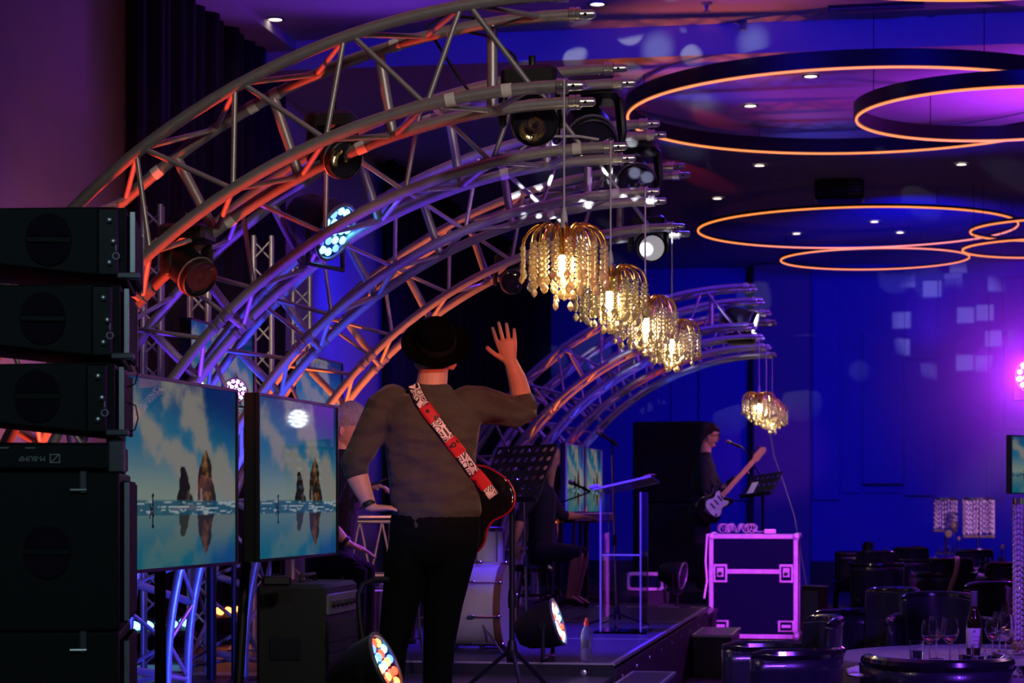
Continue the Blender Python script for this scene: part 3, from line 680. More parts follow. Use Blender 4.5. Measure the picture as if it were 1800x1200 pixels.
# ------------------------------------------------------------------ screens
def screen_mesh():
    nu, nv = 200, 120
    U, W = np.meshgrid((np.arange(nu + 1) / nu), (np.arange(nv + 1) / nv)); rng = np.random.RandomState(3)
    def vnoise(x, y, seed):
        r = np.random.RandomState(seed).rand(64, 64); xi = np.floor(x).astype(int); yi = np.floor(y).astype(int); fx = x - xi; fy = y - yi
        fx = fx * fx * (3 - 2 * fx); fy = fy * fy * (3 - 2 * fy); g = lambda a, b: r[a % 64, b % 64]
        return (g(xi, yi) * (1 - fx) + g(xi + 1, yi) * fx) * (1 - fy) + (g(xi, yi + 1) * (1 - fx) + g(xi + 1, yi + 1) * fx) * fy
    def fbm(x, y, seed): return sum(vnoise(x * 2 ** k, y * 2 ** k, seed + k) * .5 ** (k + 1) for k in range(5)) / .97
    mix = lambda a, b, t: np.array(a)[None, None, :] * (1 - t[..., None]) + np.array(b)[None, None, :] * t[..., None] if not isinstance(a, np.ndarray) or a.ndim == 1 else a * (1 - t[..., None]) + np.array(b) * t[..., None]
    sm = lambda e0, e1, x: (lambda t: t * t * (3 - 2 * t))(np.clip((x - e0) / (e1 - e0), 0, 1))
    def sky(u, v):
        c = mix((.34, .42, .38), (.03, .24, .40), sm(.36, .72, v)); c = mix(c, (.005, .06, .24), sm(.65, 1.02, v + .25 * (u - .6)))
        n = fbm(u * 9 + 3, v * 7 + 1, 5)
        def streak(x0, y0, x1, y1, w):
            dx, dy = x1 - x0, y1 - y0; L = dx * dx + dy * dy; t = np.clip(((u - x0) * dx + (v - y0) * dy) / L, 0, 1)
            return np.hypot(u - x0 - t * dx, (v - y0 - t * dy)) / w
        k = np.minimum(np.minimum(streak(.02, .86, .62, .5, .11), streak(.42, 1.0, .66, .72, .14)), streak(.62, .8, .95, .42, .13))
        return mix(c, (.40, .38, .34), sm(.0, .5, (n - .25) * 1.15 - (k - .6) * .55) * .9)
    def rocks(u, v):
        n = fbm(u * 20, v * 16, 20); a = (v - .36)
        r1 = sm(.01, -.004, np.abs(u - .715 + .03 * a) - .085 * np.clip(1 - a / .29, 0, 1) ** .62 + .055 * (n - .5)) * (a < .29) * (a > -.01)
        r2 = sm(.01, -.004, np.abs(u - .52 + .12 * a) - .066 * np.clip(1 - a / .19, 0, 1) ** .65 + .06 * (n - .5)) * (a < .19) * (a > -.01)
        arch = sm(.012, .0, np.abs(u - .665)) * (a < .07) * (a > 0)
        return np.clip(r1 - arch, 0, 1), r2, n
    c = sky(U, W); r1, r2, n = rocks(U, W)
    c = mix(c, (.03, .025, .03), r2); c = mix(c, (.05, .03, .02), r1)
    c = c + np.array((.34, .17, .06)) * (r1 * sm(.45, .75, n) * sm(.66, .76, U + .05))[..., None] + np.array((.12, .09, .05)) * (r2 * sm(.5, .8, n))[..., None]
    m = W < .36; Wm = .66 - W * .92 if False else .36 + (.36 - W) * .95
    rf = sky(U, Wm) * np.array((.62, .80, .86)); rf = mix(rf, (.02, .28, .34), sm(.25, .0, W) * .55); rf = mix(rf, (.02, .12, .40), sm(.5, 1, U) * sm(.2, .02, W) * .8)
    q1, q2, n2 = rocks(U + .01 * (fbm(U * 4, W * 60, 31) - .5), Wm); rf = mix(rf, (.05, .03, .02), q1 * .9); rf = mix(rf, (.04, .03, .03), q2 * .8); rf += np.array((.18, .06, .015)) * (q1 * sm(.4, .7, n2))[..., None]
    c = np.where(m[..., None], rf, c)
    band = sm(.275, .285, W) * sm(.362, .355, W); wv = fbm(U * 14, W * 120, 40)
    c = mix(c, (.03, .16, .24), band * .85); c = mix(c, (.6, .68, .7), band * sm(.55, .68, wv) * .8)
    for s in (1, -1):
        px_, py_ = U - .235, (W - .325) * s if s > 0 else (.285 - W)
        fig = ((np.abs(px_ - .002) < .006) & (py_ > .0) & (py_ < .052)) | (np.hypot(px_ - .004, py_ - .062) < .010) | ((np.abs(px_ - .25 * np.abs(py_ + .02)) < .005) & (py_ > -.035) & (py_ < .01)) | ((np.abs(px_ + .012 + .3 * (py_ + .02)) < .004) & (py_ > -.035) & (py_ < .02))
        c = np.where(fig[..., None], np.array((.01, .01, .015)), c)
    c = np.clip(c, 0, 1) ** 1.25
    vs = [(u - .5, 0, v - .5) for u, v in zip(U.ravel(), W.ravel())]; N = nu + 1
    fs = [(j * N + i, j * N + i + 1, (j + 1) * N + i + 1, (j + 1) * N + i) for j in range(nv) for i in range(nu)]
    me = bpy.data.meshes.new('picture'); me.from_pydata(vs, [], fs)
    at = me.color_attributes.new('picture', 'FLOAT_COLOR', 'POINT'); at.data.foreach_set('color', np.concatenate([c.reshape(-1, 3), np.ones((len(vs), 1))], 1).ravel().astype(np.float32))
    m = bpy.data.materials.new('screen_picture'); m.use_nodes = True; b = m.node_tree.nodes['Principled BSDF']; a = m.node_tree.nodes.new('ShaderNodeAttribute'); a.attribute_name = 'picture'
    b.inputs['Base Color'].default_value = (.01, .01, .01, 1); b.inputs['Roughness'].default_value = .025
    m.node_tree.links.new(a.outputs['Color'], b.inputs['Emission Color']); b.inputs['Emission Strength'].default_value = .5
    me.materials.append(m)
    return me
PIC = screen_mesh()
def tv(pxr, yc, dr, vpx, label, Lw=1.21, H=.68, floor=None, stand=True, wallmount=False, edge='black_plastic'):
    floor = DK if floor is None else floor
    u = (vpx - 900) / FPX; w = (FW + RT * u).normalized()
    R_ = P(pxr, yc, dr); C = R_ - w * (Lw / 2); ang = atan2(w.y, w.x)
    t = thing('display_screen', label, 'screen', (C.x, C.y, floor), ang, 'beach picture screens')
    z = C.z - floor
    m = MB(); b = .012
    m.box((0, .03, z), (Lw + 2 * b, .05, H + 2 * b)); m.build('back_shell', 'black_plastic', t)
    for sx, sz, wx, wz in ((0, 1, Lw + 2 * b, b), (0, -1, Lw + 2 * b, b), (1, 0, b, H), (-1, 0, b, H)):
        MB().box((sx * (Lw / 2 + b / 2), 0, z + sz * (H / 2 + b / 2)), (wx, .022, wz)).build('bezel', edge, t)
    o = inst('picture', PIC, t, Matrix.Translation((0, -.001, z)) @ Matrix.Diagonal((Lw, 1, H, 1)))
    if stand:
        for k in (-1, 1):
            bar('stand_leg', (k * .3, .2, .02), (k * .18, .16, z + .1), .022, 'black_metal', t)
            MB().box((k * .3, .2, .01), (.09, .34, .02)).build('foot', 'black_metal', t)
        MB().box((0, .1, z), (.5, .11, .24)).build('mount_plate', 'black_metal', t)
    if wallmount: bar('mount_pole', (0, .07, .0), (0, .07, z + .1), .03, 'black_metal', t); MB().box((0, .1, .01), (.6, .5, .02)).build('foot', 'black_metal', t)
    return t
tv(413, 838, 8.48, 1625, 'large beach picture screen right beside the speaker stack')
tv(590, 844, 9.93, 1600, 'beach picture screen directly left of the person in the hat, reflecting a white light')
tv(444, 686, 13.2, 1560, 'upper rear screen showing clouds behind the leftmost front screen', wallmount=True, stand=False)
tv(600, 724, 15.1, 1560, 'upper rear screen showing clouds between the third and fourth arch', wallmount=True, stand=False)
tv(1025, 842, 22.4, 1560, 'narrow-looking far screen left of the lectern, left of two', edge='aluminium')
tv(1057, 846, 23.6, 1560, 'narrow-looking far screen behind the lectern, right of two', edge='aluminium', floor=.55)
tv(1868, 818, 22.7, 4500, 'bright beach screen at the right picture edge', Lw=1.05, H=.59, floor=0, wallmount=True, stand=False)

# ------------------------------------------------------------------ loudspeaker stack
SD = 6.5
SL = P(222, 883, SD); SL.z = 0; SROT = .30
SZ = lambda py: ZC - (py - HOR) / FPX * SD
def spk_root(name, label, cat, z, dx=0, group=None):
    o = V((SL.x, SL.y, z)) + V((cos(SROT), sin(SROT), 0)) * dx
    return thing(name, label, cat, o, SROT, group)
def half_moon(c, r, top, depth=.006):
    pts = [(r * cos(a), r * sin(a)) for a in [pi * i / 14 for i in range(15)]]
    if not top: pts = [(-x, -y) for x, y in pts]
    return MB().prism(pts, depth, c, (1, 0, 0), (0, 0, 1))
def array_box(ytop, ybot, dx, tilt, label):
    z0, z1 = SZ(ybot), SZ(ytop); h = z1 - z0
    t = spk_root('line_array_cabinet', label, 'loudspeaker', z0, dx, 'line array cabinets of the speaker stack'); t.rotation_euler = (0, 0, SROT)
    D, Wd = .58, .60
    prof = [(0, 0), (0, h), (-.06, h + .002), (-D, h - .012), (-D, .055), (-.06, .004)]
    m = MB().prism(prof, Wd, (0, 0, 0), (1, 0, 0), (0, 0, 1), (0, 1, 0)); o = m.build('cabinet', 'black_paint', t); bv = o.modifiers.new('b', 'BEVEL'); bv.width = .006; bv.segments = 2
    gr_ = MB().rbox((.012, Wd / 2 + .012, h / 2), (.024, Wd - .06, h * .88), .008).build('front_grille', 'grille_cloth', t)
    for k in (0, 1):
        MB().box((.018, .025 + k * (Wd - .05), h / 2), (.014, .022, h * .9)).build('grille_edge', 'aluminium', gr_)
    cz = h * .53
    for top in (True, False):
        half_moon((-.235, -.0035, cz + (.012 if top else -.012)), .068, top, .004).build('handle_recess', 'lens_dark', t)
    MB().rbox((-.235, -.003, cz), (.14, .01, .02), .003).build('handle_bar', 'black_paint', t)
    MB().rbox((-.055, -.012, h / 2), (.065, .024, h * .96), .006).build('rigging_rail', 'black_metal', t); rr_ = t.children[-1] if t.children[-1].name.startswith('rigging_rail') else [c for c in t.children if c.name.startswith('rigging_rail')][0]
    for k in range(3):
        MB().lathe([(.009, 0), (.009, .01), (.004, .012), (0, .012)], 8, (-.05 + .012 * (k % 2), -.024, h * (.2 + .3 * k)), (0, -1, 0)).build('rigging_pin', 'coupler_metal', rr_)
    MB().torus((-.03, -.026, h * .30), .010, .0022, 14, 5, (0, 1, 0)).build('rigging_ring', 'print_white', rr_)
    MB().box((-.03, -.026, h * .42), (.004, .003, .02)).build('rigging_mark', 'print_white', rr_)
    MB().rbox((.008, -.01, .006), (.07, .05, .02), .004).build('rigging_link', 'fixture_grey', t)
    return t
b1 = array_box(365, 489, 0, 0, 'topmost black line array cabinet of the speaker stack')
MB().torus((-.032, -.014, .225), .008, .0016, 14, 5, (0, 1, 0)).build('printed_mark', 'print_white', b1)
b2 = array_box(500, 630, -.018, .03, 'middle black line array cabinet of the speaker stack')
b3 = array_box(638, 764, -.034, .06, 'lowest black line array cabinet of the speaker stack')
zb, zt = SZ(826), SZ(778)
t = spk_root('rigging_frame', 'black rigging frame with white upside-down lettering under the line array', 'rigging frame', zb, -.03)
MB().rbox((-.33, .33, (zt - zb) / 2), (.66, .66, zt - zb), .008).build('plate', 'black_paint', t)
q = Matrix.Translation((-.255, -.002, (zt - zb) * .42)) @ Matrix.Rotation(pi, 4, 'Y') @ Matrix.Rotation(pi / 2, 4, 'X')
text('lettering', 'M-BUMP', .022, 'print_white', t, q)
text('lettering', 'RIGGING', .008, 'print_white', t, Matrix.Translation((-.40, -.002, (zt - zb) * .35)) @ Matrix.Rotation(pi, 4, 'Y') @ Matrix.Rotation(pi / 2, 4, 'X')).hide_render = True
MB().box((-.40, -.002, (zt - zb) * .35), (.07, .003, .004)).build('printed_line', 'print_white', t)
MB().box((-.39, -.002, (zt - zb) * .55), (.03, .003, .003)).build('printed_line', 'print_white', t)
for a, b, c_, d in ((-.20, 0, .003, .028), (-.172, 0, .003, .028), (-.186, .0125, .028, .003), (-.186, -.0125, .028, .003)):
    MB().box((a, -.002, (zt - zb) * .42 + b), (c_, .003, d)).build('printed_frame', 'print_white', t)
MB().box((-.186, -.002, (zt - zb) * .42), (.003, .003, .036), Matrix.Rotation(.8, 3, 'Y')).build('printed_frame', 'print_white', t)
for a in (-.5, -.42, -.34, -.26):
    MB().box((a, -.002, (zt - zb) * .8), (.03, .003, .003)).build('printed_line', 'print_white', t)
MB().rbox((.0, .02, (zt - zb) / 2), (.05, .05, .1), .005).build('corner_plate', 'fixture_grey', t)
bpy.data.objects.remove([o for o in t.children if o.hide_render][0])
def sub(z0, z1, label):
    t = spk_root('subwoofer', label, 'loudspeaker', z0, -.02, 'subwoofers under the line array')
    h = z1 - z0 - .004; D, Wd = .80, .62
    o = MB().box((-D / 2, Wd / 2, h / 2), (D, Wd, h)).build('cabinet', 'black_paint', t); bv = o.modifiers.new('b', 'BEVEL'); bv.width = .008; bv.segments = 2
    MB().rbox((.012, Wd / 2, h / 2), (.024, Wd - .05, h - .05), .01).build('front_grille', 'grille_cloth', t)
    MB().box((.02, .03, h / 2), (.014, .02, h - .06)).build('grille_edge', 'aluminium', t)
    for top in (True, False): half_moon((-.22, -.003, h * .5 + (.012 if top else -.012)), .07, top, .004).build('handle_recess', 'lens_dark', t)
    MB().rbox((-.22, -.003, h * .5), (.145, .01, .022), .003).build('handle_bar', 'black_paint', t)
    MB().rbox((-.11, -.006, h - .03), (.022, .014, .07), .003).build('latch', 'fixture_grey', t)
    MB().lathe([(.006, 0), (.006, .05), (0, .05)], 8, (-.15, -.01, h - .055), (1, 0, 0)).build('latch_pin', 'coupler_metal', t)
    return t
sub(SZ(1108), SZ(828), 'upper black subwoofer below the rigging frame')
sub(DK, SZ(1108), 'lower black subwoofer at the bottom left corner')
for k, py in enumerate((655, 735)):
    c = P(234, py, SD + .1)
    tag(MB().tube([c + V((-.02, 0, .05)), c + V((.01, -.005, .04)), c + V((.018, -.005, 0)), c + V((.008, -.005, -.035)), c + V((-.02, 0, -.045))], .0025, 5).build('speaker_cable', 'cable_black'),
        'thin black cable loop poking out beside the speaker stack, ' + ('upper' if k == 0 else 'lower'), 'cable')

# ------------------------------------------------------------------ guitar amplifier
x0, x1, y0, y1, zt = -2.66, -2.353, 8.75, 9.33, 1.15
t = thing('guitar_amplifier', 'black guitar amplifier cabinet left of the standing figure', 'amplifier', ((x0 + x1) / 2, (y0 + y1) / 2, DK))
w, d, h = x1 - x0, y1 - y0, zt - DK
MB().rbox((0, 0, h / 2), (w, d, h), .018).build('cabinet', 'black_paint', t)
MB().rbox((w / 2 + .004, 0, h * .42), (.012, d - .06, h * .72), .004).build('speaker_grille', 'grille_cloth', t)
cp_ = MB().rbox((w / 2 + .004, 0, h - .09), (.014, d - .05, .09), .004).build('control_panel', 'fixture_grey', t)
for k in range(6): MB().lathe([(.014, 0), (.012, .016), (0, .016)], 10, (w / 2 + .011, -.2 + k * .075, h - .09), (1, 0, 0)).build('knob', 'black_plastic', cp_)
MB().tube([(0, -.12, h), (0, -.1, h + .03), (0, .1, h + .03), (0, .12, h)], .01, 8).build('handle', 'black_rubber', t)
MB().rbox((-.02, -d / 2 - .002, h * .62), (.14, .012, .1), .004).build('side_recess', 'lens_dark', t)
for k in range(9): MB().box((w / 2 + .012, 0, .12 + k * .045), (.004, d - .08, .006)).build('grille_rib', 'black_metal', t)
for k in (-1, 1):
    for j in (-1, 1): MB().lathe([(.02, -.0), (.02, .012)], 10, (k * .11, j * .23, 0)).build('foot', 'black_rubber', t)
c = P(497, 1026, 8.95)
t = thing('effect_pedal', 'small dark pedal lying on top of the guitar amplifier', 'pedal', (c.x, c.y - .1, zt + .002), .4)
MB().rbox((0, 0, .02), (.12, .07, .04), .008).build('body', 'black_metal', t); MB().lathe([(.012, .04), (.012, .05), (0, .052)], 10).build('switch', 'chrome', t)

# ------------------------------------------------------------------ stands, microphones
def tube_thing(name, label, cat, pts, r, m): return tag(MB().tube(pts, r, 6).build(name, m), label, cat)
def microphone(t, head, tail, s=1.0):
    h, q = V(head), V(tail); ax = (h - q).normalized(); L = (h - q).length
    MB().lathe([(0, 0), (.008, .002), (.011, .02), (.013, L * .6), (.018, L - .045)], 14, q, ax).build('microphone_body', 'black_plastic', t, world=True)
    MB().lathe([(.018, 0), (.0225, .006), (.025, .018), (.024, .034), (.016, .047), (0, .052)], 14, h - ax * .05, ax).build('microphone_grille', 'chrome', t, world=True)
    MB().lathe([(.0235, -.004), (.0255, 0), (.0235, .004)], 14, h - ax * .046, ax).build('microphone_ring', 'coupler_metal', t, world=True)
def mic_stand(base, top, head, tail, label, boom_from=None, m='chrome', legs=.28):
    base = V(base); t = thing('microphone_stand', label, 'microphone stand', base)
    top = V(top)
    mid = base.lerp(top, .5)
    MB().tube([base + V((0, 0, .1)), mid], .011, 8).build('lower_pole', m, t, world=True)
    MB().tube([mid, top], .0085, 8).build('upper_pole', m, t, world=True)
    MB().lathe([(.018, -.04), (.02, 0), (.016, .05)], 12, mid).build('clutch', 'black_plastic', t, world=True)
    MB().lathe([(.03, .06), (.035, .09), (.02, .16)], 12, base).build('leg_hub', 'black_plastic', t, world=True)
    for k in range(3):
        a = .6 + k * 2 * pi / 3
        MB().tube([base + V((.02 * cos(a), .02 * sin(a), .1)), base + V((legs * cos(a), legs * sin(a), .012))], .009, 6).build('leg', 'black_metal', t, world=True)
        MB().ball(base + V((legs * cos(a), legs * sin(a), .013)), .013, 8).build('rubber_foot', 'black_rubber', t, world=True)
    if boom_from is not None:
        MB().tube([top, V(tail)], .007, 8).build('boom', 'black_metal', t, world=True); MB().ball(top, .02, 10).build('boom_joint', 'black_plastic', t, world=True)
    if head is not None:
        microphone(t, head, tail)
        mp = V(head).lerp(V(tail), .72)
        MB().lathe([(.018, -.02), (.018, .02)], 10, mp, V(head) - V(tail)).build('microphone_clip', 'black_rubber', t, world=True)
        if boom_from is None: MB().tube([top, mp], .007, 6).build('swivel', 'black_metal', t, world=True)
    return t
mic_stand(PG(1085, 1101, UPZ), P(1076, 800, 17.05), P(1049, 757, 17.05), P(1088, 784, 17.0), 'straight silver microphone stand seen through the clear lectern')
mic_stand(PG(926, 1112, UPZ), P(922, 862, 16.2), P(905, 842, 16.2), P(938, 868, 16.2), 'silver microphone stand just right of the music stand pole')
mic_stand(PG(981, 1064, UPZ), P(981, 885, 19.4), P(999, 845, 19.3), P(1038, 864, 19.3), 'thin microphone stand with boom in front of the keyboard', boom_from=1, m='black_metal')
mic_stand(PZ(1347, .0, 23.6), P(1338, 838, 23.2), P(1276, 774, 22.6), P(1306, 787, 22.7), 'microphone stand with angled boom before the far guitarist', boom_from=1, m='black_metal', legs=.16)

def music_stand(base, corners, label, rows, cols, paper=False, lr=.32):
    base = V(base); t = thing('music_stand', label, 'music stand', base)
    TL, TR, BR = [V(c) for c in corners]; x = TR - TL; y = BR - TR; nrm = x.cross(y).normalized()
    m = MB()
    for j in range(rows):
        for i in range(cols):
            o = TL + x * (i / cols) + y * (j / rows); ux, uy = x / cols, y / rows; c = o + ux / 2 + uy / 2
            hole = .30
            outer = [(0, 0), (.5, 0), (1, 0), (1, .5), (1, 1), (.5, 1), (0, 1), (0, .5)]
            ip = [(-.7, -.7), (0, -1), (.7, -.7), (1, 0), (.7, .7), (0, 1), (-.7, .7), (-1, 0)]
            ov = [o + ux * a + uy * b for a, b in outer]
            r = hole * min(ux.length, uy.length); iv = [c + ux.normalized() * (a * r) + uy.normalized() * (b * r) for a, b in ip]
            edge = i in (0, cols - 1) and False
            if edge: m.add(ov, [tuple(range(8))])
            else: m.add(ov + iv, [(k, (k + 1) % 8, 8 + (k + 1) % 8, 8 + k) for k in range(8)])
    o = m.build('desk', 'black_metal', t, world=True, smooth=None); s = o.modifiers.new('s', 'SOLIDIFY'); s.thickness = .004
    MB().tube([TL, TR, BR, TL + y, TL], .006, 6).build('desk_rim', 'black_metal', t, world=True)
    lip = [TL + y, BR, BR - nrm * .05, TL + y - nrm * .05]
    MB().add(lip + [p + y.normalized() * .004 for p in lip], [(0, 1, 2, 3), (7, 6, 5, 4), (0, 4, 5, 1), (1, 5, 6, 2), (2, 6, 7, 3), (3, 7, 4, 0)]).build('ledge', 'black_metal', t, world=True)
    cen = TL + x / 2 + y * .6
    MB().tube([base + V((0, 0, .2)), V((base.x, base.y, cen.z - .12)), cen + nrm * .02], .016, 10).build('pole', 'black_metal', t, world=True)
    MB().lathe([(.022, -.05), (.024, .0), (.02, .05)], 12, V((base.x, base.y, base.z + .55))).build('height_clutch', 'black_plastic', t, world=True)
    MB().lathe([(.03, .2), (.034, .25), (.022, .32)], 12, base).build('leg_hub', 'black_plastic', t, world=True)
    for k in range(3):
        a = .9 + k * 2 * pi / 3
        MB().tube([base + V((.02 * cos(a), .02 * sin(a), .26)), base + V((lr * cos(a), lr * sin(a), .012))], .012, 6).build('leg', 'black_metal', t, world=True)
    if paper:
        p = MB().add([TL + x * a + y * b - nrm * .008 for a, b in ((.15, .35), (.36, .35), (.36, .95), (.15, .95))], [(0, 1, 2, 3)]).build('sheet_music', 'paper', None, smooth=None)
        s = p.modifiers.new('s', 'SOLIDIFY'); s.thickness = .002
        tag(p, 'small pale sheet on the far music stand', 'paper')
    return t
music_stand(PZ(900, DK, 11.6), (P(876, 787, 11.75), P(981, 781, 11.45), P(944, 880, 11.3)), 'black perforated music stand beside the guitar player in the hat', 6, 8)
music_stand(PZ(1341, 0, 22.75), (P(1322, 837, 22.3), P(1376, 829, 22.0), P(1356, 868, 21.8)), 'dark music stand in front of the far guitarist', 3, 6, True, .16)

# ------------------------------------------------------------------ clear lectern
c = PG(1097, 1111, UPZ); t = thing('lectern', 'clear acrylic lectern standing on the platform edge', 'lectern', (c.x, c.y, UPZ), -.05)
hw, hd, hh = .155, .16, 1.08
def sheet(nm, c, s):
    MB().box(c, s).build(nm, 'acrylic', t)
for k in (-1, 1):
    sheet('side_panel', (k * hw, 0, hh / 2), (.012, 2 * hd, hh))
    for j in (-1, 1): MB().box((k * hw, j * hd, hh / 2), (.014, .006, hh)).build('panel_edge_glint', 'acrylic_edge_glint', t)
sheet('front_panel', (0, hd, hh / 2), (2 * hw - .02, .010, hh))
sheet('shelf', (0, 0, .60), (2 * hw - .02, 2 * hd - .02, .012)); MB().box((0, -hd + .008, .60), (2 * hw - .02, .006, .014)).build('shelf_edge_glint', 'acrylic_edge_glint', t)
q = Matrix.Rotation(-.22, 3, 'Y') @ Matrix.Rotation(-.12, 3, 'X')
MB().box((.02, 0, hh + .05), (.46, .36, .014), q).build('reading_top', 'acrylic', t)
MB().box(V((.02, 0, hh + .05)) + q @ V((0, -.18, 0)), (.46, .006, .016), q).build('reading_edge_glint', 'acrylic_edge_glint', t)
MB().rbox(V((.02, 0, hh + .05)) + q @ V((-.22, -.17, .02)), (.08, .03, .03), .006, q).build('top_clamp', 'acrylic_edge_glint', t)
MB().lathe([(.05, 0), (.06, .006), (.05, .012), (0, .012)], 16, V((.02, 0, hh + .05)) + q @ V((.2, -.1, .01)), q @ UP).build('top_cap', 'maple', t)
MB().box((0, 0, .008), (2 * hw + .1, 2 * hd + .08, .016)).build('base_plate', 'acrylic', t)

# ------------------------------------------------------------------ water bottle
c = PG(1031, 1163, UPZ); t = thing('water_bottle', 'clear plastic water bottle with red cap on the platform edge', 'bottle', (c.x, c.y, UPZ))
MB().lathe([(0, .004), (.030, .004), (.036, .012), (.036, .07), (.033, .08), (.036, .09), (.036, .17), (.030, .20), (.014, .225), (.013, .24), (.012, .24), (.012, .226), (.028, .2), (.034, .17), (.034, .015), (0, .008)], 20).build('bottle_body', 'pet_plastic', t)
MB().lathe([(0, .01), (.0335, .016), (.0335, .13), (0, .13)], 18).build('water_fill', 'water', t)
MB().lathe([(.016, .228), (.016, .25), (.011, .255), (.009, .272), (.006, .278), (0, .278)], 14).build('cap', 'red_cap', t)

# ------------------------------------------------------------------ flight case, steps, crates
def flight_case(c, w, d, h, rz, label, latches=True, castors=.11):
    t = thing('flight_case', label, 'flight case', c, rz)
    z0 = castors; H = h - castors
    MB().box((0, 0, z0 + H / 2), (w - .02, d - .02, H - .02)).build('panels', 'case_laminate', t)
    e = .045 * (w / .9) ** .5
    for x in (-1, 1):
        for y in (-1, 1): MB().rbox((x * (w / 2 - e / 2), y * (d / 2 - e / 2), z0 + H / 2), (e, e, H), .004).build('edge_profile', 'case_metal', t)
    for z in (z0 + e / 2, z0 + H - e / 2):
        for y in (-1, 1): MB().rbox((0, y * (d / 2 - e / 2), z), (w, e, e), .004).build('edge_profile', 'case_metal', t)
        for x in (-1, 1): MB().rbox((x * (w / 2 - e / 2), 0, z), (e, d, e), .004).build('edge_profile', 'case_metal', t)
    for x in (-1, 1):
        for y in (-1, 1):
            for z in (z0 + .025, z0 + H - .025): MB().ball((x * (w / 2 - .02), y * (d / 2 - .02), z), e * .9, 10).build('ball_corner', 'case_metal', t)
    if latches:
        zb = z0 + H * .645
        MB().box((0, -d / 2, zb), (w, .012, .045)).build('lid_band', 'case_metal', t)
        for x in (-.37, .37):
            for (zz, hh, nm) in ((zb - .02, .19, 'butterfly_latch'), (z0 + .13, .115, 'recessed_handle')):
                ww = .14 if nm[0] == 'b' else .17
                p = MB().rbox((x * w - .0, -d / 2 - .006, zz), (ww, .012, hh), .01).build(nm, 'case_metal', t)
                MB().rbox((x * w, -d / 2 - .013, zz), (ww * .72, .006, hh * .74), .004).build('dish', 'case_laminate', p)
                if nm[0] == 'b':
                    MB().rbox((x * w, -d / 2 - .018, zz + .01), (ww * .5, .008, hh * .5), .004).build('plate', 'case_metal', p)
                    MB().lathe([(.022, 0), (.02, .016), (0, .018)], 12, (x * w, -d / 2 - .022, zz), (0, -1, 0)).build('twist_knob', 'chrome', p)
                else: MB().box((x * w, -d / 2 - .018, zz), (ww * .55, .012, .03)).build('grip', 'case_metal', p)
    if castors:
        for x in (-1, 1):
            for y in (-1, 1): MB().lathe([(.045, -.015), (.05, 0), (.045, .015)], 12, (x * (w / 2 - .12), y * (d / 2 - .12), .05), (1, .0, 0)).build('castor_wheel', 'black_rubber', t); MB().box((x * (w / 2 - .12), y * (d / 2 - .12), .09), (.07, .07, .045)).build('castor_fork', 'chrome', t)
    return t
FC = PZ(1324, 0, 21.5)
flight_case((FC.x, FC.y + .3, 0), .905, .6, 1.175, .0, 'big flight case with bright metal edges and butterfly latches')
m = MB(); n = 260; pts = []
c = V((FC.x - .18, FC.y + .25, 1.18))
for i in range(n):
    a = i * .42; b = i / n * 2 * pi * 1.7
    pts.append(c + V((.16 * cos(b) + .045 * cos(a) * cos(b), .10 * sin(b) + .045 * cos(a) * sin(b), .055 + .045 * sin(a))))
tag(m.tube(pts, .005, 5).build('cable_coil', 'cable_grey'), 'tangled cable coil on top of the big flight case', 'cable')
tag(MB().tube([FC + V((-.40, .15, 1.19)), FC + V((-.47, -.02, 1.17)), FC + V((-.485, -.02, .9)), FC + V((-.47, -.02, .7)), FC + V((-.5, -.02, .52))], .011, 6).build('cable', 'tape_white'), 'white cable hanging down the left side of the big flight case', 'cable')
t = thing('adapter_plug', 'small pale plug lying at the right of the cable coil', 'plug', (FC.x + .16, FC.y + .2, 1.177)); MB().rbox((0, 0, .025), (.12, .06, .05), .008).build('body', 'tape_white', t); MB().tube([(-.06, 0, .025), (-.12, .02, .02), (-.2, .0, .05)], .006, 6).build('lead', 'cable_grey', t)
c = PZ(1137, .55, 22.9); flight_case((c.x, c.y, .55), .40, .3, .19, 0, 'small metal-edged case on the back platform left of the dark par can', False, 0)
def step(c, s, label):
    t = thing('stage_step', label, 'step', c)
    MB().rbox((0, 0, s[2] / 2), s, .006).build('body', 'stage_deck_black', t)
    for y in (-1, 1): MB().box((0, y * s[1] / 2, s[2] - .008), (s[0] + .01, .02, .02)).build('edge_trim', 'aluminium', t)
    for x in (-1, 1): MB().box((x * s[0] / 2, 0, s[2] - .008), (.02, s[1], .02)).build('edge_trim', 'aluminium', t)
step((-1.46, 13.15, 0), (.27, 1.0, .40), 'black step box with metal edges at the platform corner, bottom of picture')
step((-1.44, 18.7, 0), (.33, 1.1, .36), 'higher black step at the far platform side next to the flight case')
step((-1.09, 18.7, 0), (.34, 1.1, .18), 'lower black step in front of the flight case')
c = PZ(1432, 0, 23.6); t = thing('wooden_crate', 'upright board-like crate right of the big flight case', 'crate', c, -.9)
MB().rbox((0, 0, .28), (.34, .12, .56), .006).build('body', 'wood_dark', t); MB().box((0, 0, .565), (.35, .13, .012)).build('top_edge', 'aluminium', t); MB().box((0, -.066, .28), (.28, .01, .46)).build('side_panel', 'fixture_grey', t)
for k, (z0, z1, lb) in enumerate(((.55, 1.5, 'lower'), (1.5, 2.5, 'upper'))):
    a, b = P(1112, 883, 26), P(1242, 883, 26)
    t = thing('backline_cabinet', 'unlit black backline speaker cabinet behind the far guitarist, ' + lb + ' one', 'loudspeaker', ((a.x + b.x) / 2, a.y, z0))
    MB().rbox((0, .3, (z1 - z0) / 2), (b.x - a.x, .6, z1 - z0), .02).build('cabinet', 'black_paint', t); MB().rbox((0, 0, (z1 - z0) / 2), (b.x - a.x - .08, .02, z1 - z0 - .08), .006).build('grille', 'grille_cloth', t)
